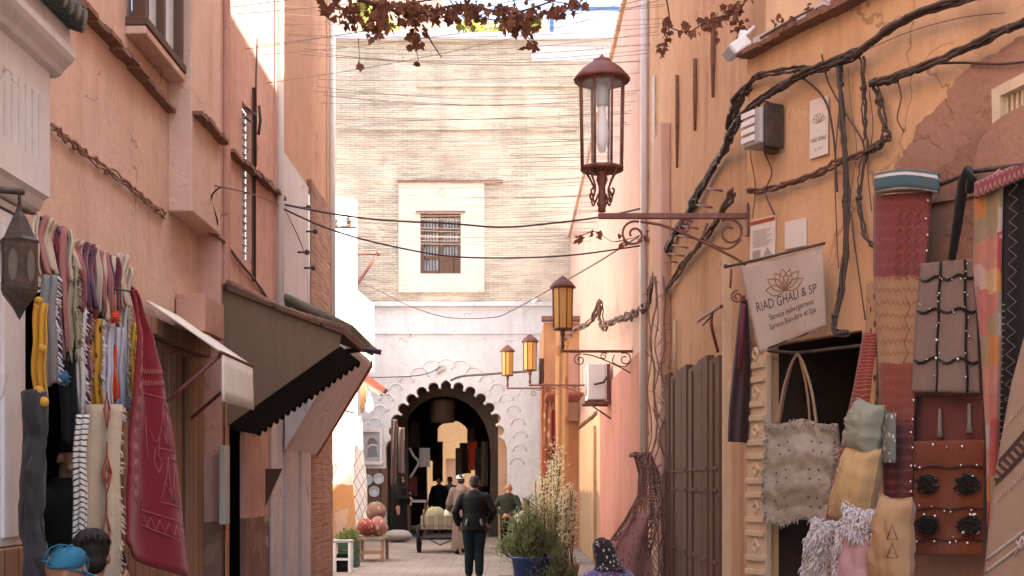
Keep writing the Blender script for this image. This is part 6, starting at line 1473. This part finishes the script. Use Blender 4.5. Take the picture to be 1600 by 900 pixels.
hl = thing('white_lantern', 'small white hanging lantern under the red awning board', 'lantern', P(576, 650, 32.9))
MB().lathe([(.02, 0), (.1, .05), (.11, .2), (.07, .32), (.09, .36), (.02, .45), (.01, .55)], P(577, 645, 32.9), 8).build('body', M['metalwhite'], hl)
hd_ = MB()
for k in range(7): hd_.tube([P(564+k*1.3, 602, 33), P(563+k*1.5, 640+6*math.sin(k), 33)], .03, 5)
hd_.build('hanging_goods', fb('brown goods', (.28, .17, .10)), None, 'cluster of small brown wares hanging under the red awning board', 'wares')
MB().tube([P(560, 650, 33), P(562, 720, 33)], .1, 8).build('white_bundle', whitef, None, 'white cloth bundle hanging beside the framed niche', 'bundle')
# framed niche and plates on the gate wall
nf = thing('framed_niche', 'grey stone frame with a keyhole niche on the gate wall left of the arch', 'niche', P(581, 725, 34.95))
q4 = lambda u0, v0, u1, v1, y: [Vector((G(u0, 0).x, y, G(0, v1).z)), Vector((G(u1, 0).x, y, G(0, v1).z)), Vector((G(u1, 0).x, y, G(0, v0).z)), Vector((G(u0, 0).x, y, G(0, v0).z))]
kh = [Vector((G(582+8*math.cos(R(t)), 0).x, 34.9, G(0, 694-10*math.sin(R(t))).z)) for t in range(-40, 221, 20)]+[Vector((G(573, 0).x, 34.9, G(0, 715).z)), Vector((G(591, 0).x, 34.9, G(0, 715).z))]
MB().prism(q4(563, 669, 598, 726, 34.88), (0, .08, 0), [q4(567, 675, 594, 721, 34.88)]).build('frame', M['greywhite'], nf)
MB().prism(q4(567, 675, 594, 721, 34.93), (0, .04, 0), [kh and [Vector((p.x, 34.93, p.z)) for p in kh]]).build('panel', plain('blue grey stone', (.36, .35, .36), .9), nf)
MB().prism(q4(567, 675, 594, 721, 34.972), (0, .005, 0)).build('niche_back', plain('shadow grey stone', (.22, .2, .2), .9), nf)
for u, v in ((574, 750), (592, 748), (585, 768)):
    m = MB(); c = G(u, v, .08); rot = Matrix.Rotation(R(90), 3, 'X')
    vs0 = len(m.v); m.lathe([(.0, 0), (.07, .005), (.085, .02), (.145, .035), (.15, .045), (.14, .045), (.08, .032), (0, .028)], (0, 0, 0), 20)
    m.v = [c+rot @ p for p in m.v]; m.build('plate', plain('glazed plate', (.34, .35, .38), .25, .5) if u == 574 else bpy.data.materials['glazed plate'], None, {574: 'left upper ceramic plate on the dark board', 592: 'right upper ceramic plate on the dark board', 585: 'lower ceramic plate on the dark board'}[u], 'plate')
MB().prism(q4(563, 732, 606, 800, 34.93), (0, .045, 0)).build('display_board', M['darkwood'], None, 'dark board with ceramic plates left of the arch', 'board')
# goods inside the passage
ld = MB(); ld.lathe([(.02, 0), (.34, .04), (.36, .12), (.36, .60), (.33, .70), (.04, .74), (.02, 1.0)], P(692, 662, 37.5), 18); ld.build('drum_lamp', plain('brown hide lampshade', (.10, .06, .045), .7), None, 'big brown drum lampshade hanging in the passage vault', 'lamp')
for (u0, u1, v0, v1, d, mt, lab, nm, ct) in ((732, 745, 690, 735, 40, orangered, 'orange red cloth hanging in the passage', 'hanging_cloth', 'cloth'), (611, 620, 655, 760, 34.4, fb('brown robe cloth', (.085, .052, .042)), 'brown robe hanging on the left jamb of the arch', 'hanging_robe', 'robe'),
    (622, 632, 668, 740, 34.5, fb('grey brown cloth', (.13, .09, .075)), 'grey brown robe hanging inside the left jamb', 'hanging_robe', 'robe'), (655, 672, 700, 730, 38, whitef, 'white cloth hanging in the dark passage', 'hanging_cloth', 'cloth'), (638, 652, 745, 775, 38, fb('dull red cloth', (.18, .05, .04)), 'dull red cloth low in the passage', 'hanging_cloth', 'cloth'),
    (712, 722, 700, 745, 43, fb('sand cloth', (.5, .36, .2)), 'sand coloured cloth near the far end of the passage', 'hanging_cloth', 'cloth'), (718, 736, 692, 740, 44, fb('brown wool cloth', (.26, .15, .09)), 'brown blanket hanging at the far end of the passage', 'hanging_cloth', 'cloth')):
    strip(u0, u1, v0, v1, d, mt, nm, lab, ct, amp=.03, waves=1.2)
for (u0, u1, v0, v1, d, mt, lab) in ((664, 684, 652, 720, 44, fb('sooty wool', (.03, .024, .022)), 'sooty dark blanket covering the left side of the far archway'), (676, 692, 690, 752, 44.5, fb('tobacco wool', (.20, .12, .06)), 'tobacco brown blanket low on the left of the far archway'),
    (730, 742, 668, 700, 43, fb('faded pink shawl cloth', (.36, .16, .12)), 'faded pink shawl hanging at the right of the far archway'), (742, 752, 700, 770, 38.5, fb('sooty wool'), 'sooty long robe hanging on the right passage wall'), (640, 656, 660, 700, 38.6, fb('umber cloth', (.07, .045, .032)), 'umber cloth bundle hanging high on the left passage wall'), (752, 762, 690, 760, 37.5, fb('umber cloth'), 'umber robe hanging near the right inner jamb')):
    strip(u0, u1, v0, v1, d, mt, 'hanging_cloth', lab, 'cloth', amp=.04, waves=1.2)
m = MB(); m.tube(smooth_path([P(640, 700, 38), P(646, 712, 38), P(654, 722, 38), P(648, 735, 38), P(641, 748, 38), P(640, 772, 38)]), .04, 6); m.build('white_tubing', M['metalwhite'], None, 'bent white tube standing in the dark passage', 'tube')
tb = thing('trestle_table', 'low table with a white top in the dark passage', 'table', P(652, 0, 38))
c = P(652, 782, 38); MB().bx(c.x-.28, c.x+.28, 37.8, 38.4, c.z-.06, c.z+.02).build('table_top', M['metalwhite'], tb, bevel=.01)
for sx in (-.24, .24):
    for sy in (37.84, 38.34): MB().bx(c.x+sx-.025, c.x+sx+.025, sy, sy+.05, 0, c.z-.062).build('leg', M['plank'], tb)
sack(Vector((P(622, 0, 33).x, 33.0, .16)), (.38, .3, .16), fb('grey sack', (.28, .26, .25)), 'grey sack lying on the ground by the left jamb', 'sack')

# ------------------------------------------------------------------ right side goods near the gate
def hung(u0, u1, v0, v1, d, mt, lab, nm='hanging_carpet', ct='carpet'): strip(u0, u1, v0, v1, d, mt, nm, lab, ct, amp=.02)
hung(868, 888, 500, 790, 27, fb('orange carpet', (.46, .25, .12), 'print', (.3, .13, .06), fu=5), 'long orange carpet hanging on the wall before the shrub')
hung(846, 862, 600, 700, 29.8, fb('rust print carpet', (.34, .13, .07), 'print', (.5, .32, .2), fu=8), 'rust patterned carpet hanging on the terracotta shopfront')
hung(862, 870, 640, 770, 28.5, fb('deep red carpet', (.22, .03, .03)), 'narrow deep red carpet beside the orange carpet')
hung(842, 850, 560, 600, 29.9, fb('dark brown cloth', (.10, .05, .035)), 'small dark brown cloth on the terracotta shopfront', 'hanging_cloth', 'cloth')
m = MB(); m.bx(.75, 1.55, 27.6, 30.2, 3.42, 3.48); m.build('shop_canopy', M['redtile'], None, 'thin rusty canopy board on the terracotta shopfront', 'canopy', bevel=.01)

# shrubs and blooms
blt = thing('blue_tub', 'blue plastic tub holding the tall shrub', 'tub', P(850, 0, 18.6)*1.0)
tx = P(838, 0, 18.6).x
m = MB(); m.lathe([(.30, .0), (.36, .42), (.40, .43), (.40, .46), (.37, .46), (.36, .42), (.33, .38), (.02, .38)], (tx, 18.6, 0), 24, sy=.8); m.build('rim', M['bluetub'], blt)
crate_obj('crate', 'white slatted crate on the ground left of the blue tub', P(795, 0, 21.4).x, 21.4, 0, .34, .4, .36, M['crate'])
def shrub(lab, base, H, Rm, n, lm, nm='shrub', cone=True, size=.06):
    root = thing(nm, lab, 'plant', base); base = Vector(base); m = MB(); st = MB()
    for k in range(26):
        a = random.uniform(0, 6.28); rr = Rm*math.sqrt(random.random()); h = H*(random.uniform(.55, 1.05)-.3*rr/Rm)
        tip = base+Vector((rr*math.cos(a), rr*math.sin(a), h)); b = base+Vector((rr*.25*math.cos(a), rr*.25*math.sin(a), 0)); mid = (b+tip)/2+Vector((rr*.35*math.cos(a), rr*.35*math.sin(a), 0))
        pts = smooth_path([b, mid, tip], 8); st.tube(pts, [.012*(1-i/len(pts))+.003 for i in range(len(pts))], 5)
        for _ in range(n//26):
            i = random.randrange(2, len(pts)); t = i/len(pts); p = pts[i]+Vector((random.gauss(0, 1), random.gauss(0, 1), random.gauss(0, .6)))*(.085*(1.15-t))
            d = (p-pts[i]).normalized()+EZ*.8; leaf(m, p, size*random.uniform(.6, 1.5), 0, d, .28)
    st.build('stems', M['stalk'], root); m.build('foliage', lm, root, fix=False); return root
shrub('tall feathery green shrub in the blue tub', (tx, 18.6, .38), 1.02, .36, 3000, M['shrub'], size=.07)
shrub('lower green bush beside the tall feathery shrub', (tx-.22, 18.75, .38), 0.75, .30, 1300, M['shrub'], size=.06)
shrub('low loose green bush spilling over the right side of the blue tub', (P(868, 0, 18.3).x, 18.3, 0), .74, .30, 1700, M['shrub'], size=.062)
for (u, v0, v1, d, w, lab) in ((868, 690, 800, 24, .16, 'tall spray of cream blooms behind the shrub'), (848, 735, 810, 24.5, .22, 'lower spray of cream blooms left of the tall one'), (888, 760, 850, 19.2, .12, 'pale dried stems at the right of the shrub')):
    root = thing('bloom_plant', lab, 'plant', P(u, 0, d)*Vector((1, 1, 0)).x if False else Vector((P(u, 0, d).x, d, 0)))
    m = MB(); st = MB()
    for k in range(16):
        top = P(u+random.gauss(0, 5), v0+random.uniform(0, 45), d+random.gauss(0, .12)); b = Vector((P(u, 0, d).x+random.gauss(0, .05), d+random.gauss(0, .05), .3)); st.tube([b, (b+top)/2+Vector((random.gauss(0, .05), 0, 0)), top], .008, 4)
        for _ in range(95):
            t = random.uniform(.38, 1.02); p = b+(top-b)*t+Vector((random.gauss(0, w*.35), random.gauss(0, .06), random.gauss(0, .05))); leaf(m, p, random.uniform(.03, .075), .5, None, .4)
    st.build('stems', M['stalk'], root); m.build('blooms', M['bloom'], root, fix=False)
    MB().lathe([(.12, 0), (.17, .3), (.18, .31), (.16, .31), (.15, .27), (.01, .27)], (P(u, 0, d).x, d, 0), 14).build('pot', M['terracotta'], root)

# ------------------------------------------------------------------ vines overhead
def vine(lab, paths, d, n_per, lm, size=.05, nm='grapevine', blobs=()):
    root = thing(nm, lab, 'vine', P(paths[0][0][0], paths[0][0][1], d)); st = MB(); m = MB()
    for pts, r in paths_r(paths):
        q = smooth_path([P(u, v, d+random.uniform(-.06, .06)) for u, v in pts], 6); st.tube(q, [r*(1-.6*i/len(q)) for i in range(len(q))], 5)
    for (u, v, ru, rv, n) in blobs:
        for _ in range(n):
            t = random.gauss(0, .45); s_ = random.gauss(0, .45); p = P(u+ru*t, v+rv*s_, d+random.gauss(0, .12))
            vleaf(m, p, size*random.uniform(.6, 1.25))
    st.build('stems', M['vinestem'], root); m.build('foliage', lm, root, fix=False); return root
def paths_r(paths): return [(p[:-1], p[-1]) if isinstance(p[-1], float) else (p, .008) for p in paths]
def vleaf(m, p, s):                                       # a curled five lobed dry leaf
    d = Vector((random.gauss(0, .7), random.gauss(0, .7), random.gauss(-.7, .5))).normalized(); x = d.cross(Vector((random.gauss(0, 1), random.gauss(0, 1), random.gauss(0, 1)))).normalized(); n = d.cross(x)
    cu = random.uniform(-.5, .5); pts = [p]
    for (f, g_) in ((.1, .42), (.32, .34), (.45, .5), (.68, .2), (1., 0), (.68, -.2), (.45, -.5), (.32, -.34), (.1, -.42)):
        pts.append(p+d*s*f+x*s*g_+n*s*(cu*abs(g_)*1.3+.25*f*f))
    m.add(pts, [(0, k, k+1) for k in range(1, 9)])
vine('dry brown grapevine hanging across the top of the view', [[(480, -6), (560, -2), (640, 22), (720, 8), (800, 20), (880, -5), .016], [(640, 22), (650, 40), (648, 60), (654, 95), .005], [(660, 38), (672, 62), (690, 90), .008], [(560, 0), (600, 10), (700, -5), .012], [(740, 25), (800, 40), (835, 68), .006], [(560, 60), (562, 100), .003], [(850, 0), (900, 8), .006]], 9.2, 0, M['vineleaf'], .062,
    blobs=[(512, 12, 14, 12, 16), (548, 22, 26, 18, 60), (592, 30, 22, 30, 85), (645, 20, 30, 24, 80), (650, 58, 12, 16, 24), (690, 20, 30, 18, 70), (735, 12, 26, 12, 55), (790, 22, 34, 20, 80), (828, 30, 20, 24, 46), (805, 42, 26, 16, 22), (590, 5, 60, 8, 40), (832, 68, 16, 10, 10), (895, 6, 22, 8, 26), (862, 14, 18, 14, 24), (562, 98, 3, 4, 2), (653, 97, 4, 3, 3), (740, 28, 30, 10, 10)])
vine('dry brown vine trailing in front of the pink house above the floodlight', [[(1040, -8), (1046, 40), (1032, 92), .006], [(1170, -10), (1150, 20), (1110, 30), (1075, 50), (1045, 42), .008], [(1150, 20), (1160, 55), .006]], 8.4, 0, M['vineleaf'], .05,
    blobs=[(1042, 40, 8, 30, 26), (1034, 75, 6, 14, 12), (1075, 45, 16, 12, 16), (1108, 38, 18, 20, 22), (1150, 15, 18, 16, 34), (1158, 45, 12, 14, 20), (1190, 2, 26, 8, 18), (1128, 28, 16, 10, 12)])
vine('thin dry vine tangled along the near tile ledge on the right', [[(1188, 60), (1230, 35), (1280, 8), (1310, -10), .01]], 7.5, 0, M['vineleaf'], .04, blobs=[(1230, 32, 30, 8, 16), (1280, 12, 26, 8, 14)])
vine('small dry vine hanging on the pink wall left of the lantern arm', [[(905, 370), (930, 362), (960, 378), (1000, 368), .006], [(960, 378), (985, 372), .005]], 15, 0, M['vineleaf'], .07, blobs=[(906, 372, 8, 10, 10), (935, 365, 20, 8, 6), (1012, 372, 12, 14, 16), (975, 378, 20, 8, 6)])
vine('yellow green potted plants on the roof terrace left of the railing', [[(720, 56), (740, 30), (780, 40), .02], [(800, 56), (820, 34), .02], [(840, 56), (845, 30), .02]], 37.2, 0, M['yellowleaf'], .20, nm='terrace_plant', blobs=[(740, 42, 22, 14, 70), (785, 44, 24, 12, 70), (832, 42, 16, 16, 60)])
vine('yellow green plant on the roof terrace before the salmon wall', [[(575, 56), (580, 20), (600, 30), .02]], 37.2, 0, M['yellowleaf'], .20, nm='terrace_plant', blobs=[(575, 20, 16, 24, 90), (606, 38, 12, 10, 30)])
vine('few yellow green vine leaves among the dry brown grapevine', [[(560, -4), (585, 12), (600, 34), .005], [(700, -4), (725, 30), (740, 45), .005], [(800, -4), (815, 30), .005]], 9.35, 0, M['yellowleaf'], .055, blobs=[(566, 8, 14, 10, 14), (596, 18, 10, 16, 18), (604, 38, 6, 6, 5), (722, 40, 16, 8, 8), (812, 34, 18, 10, 12), (840, 30, 10, 10, 7)])
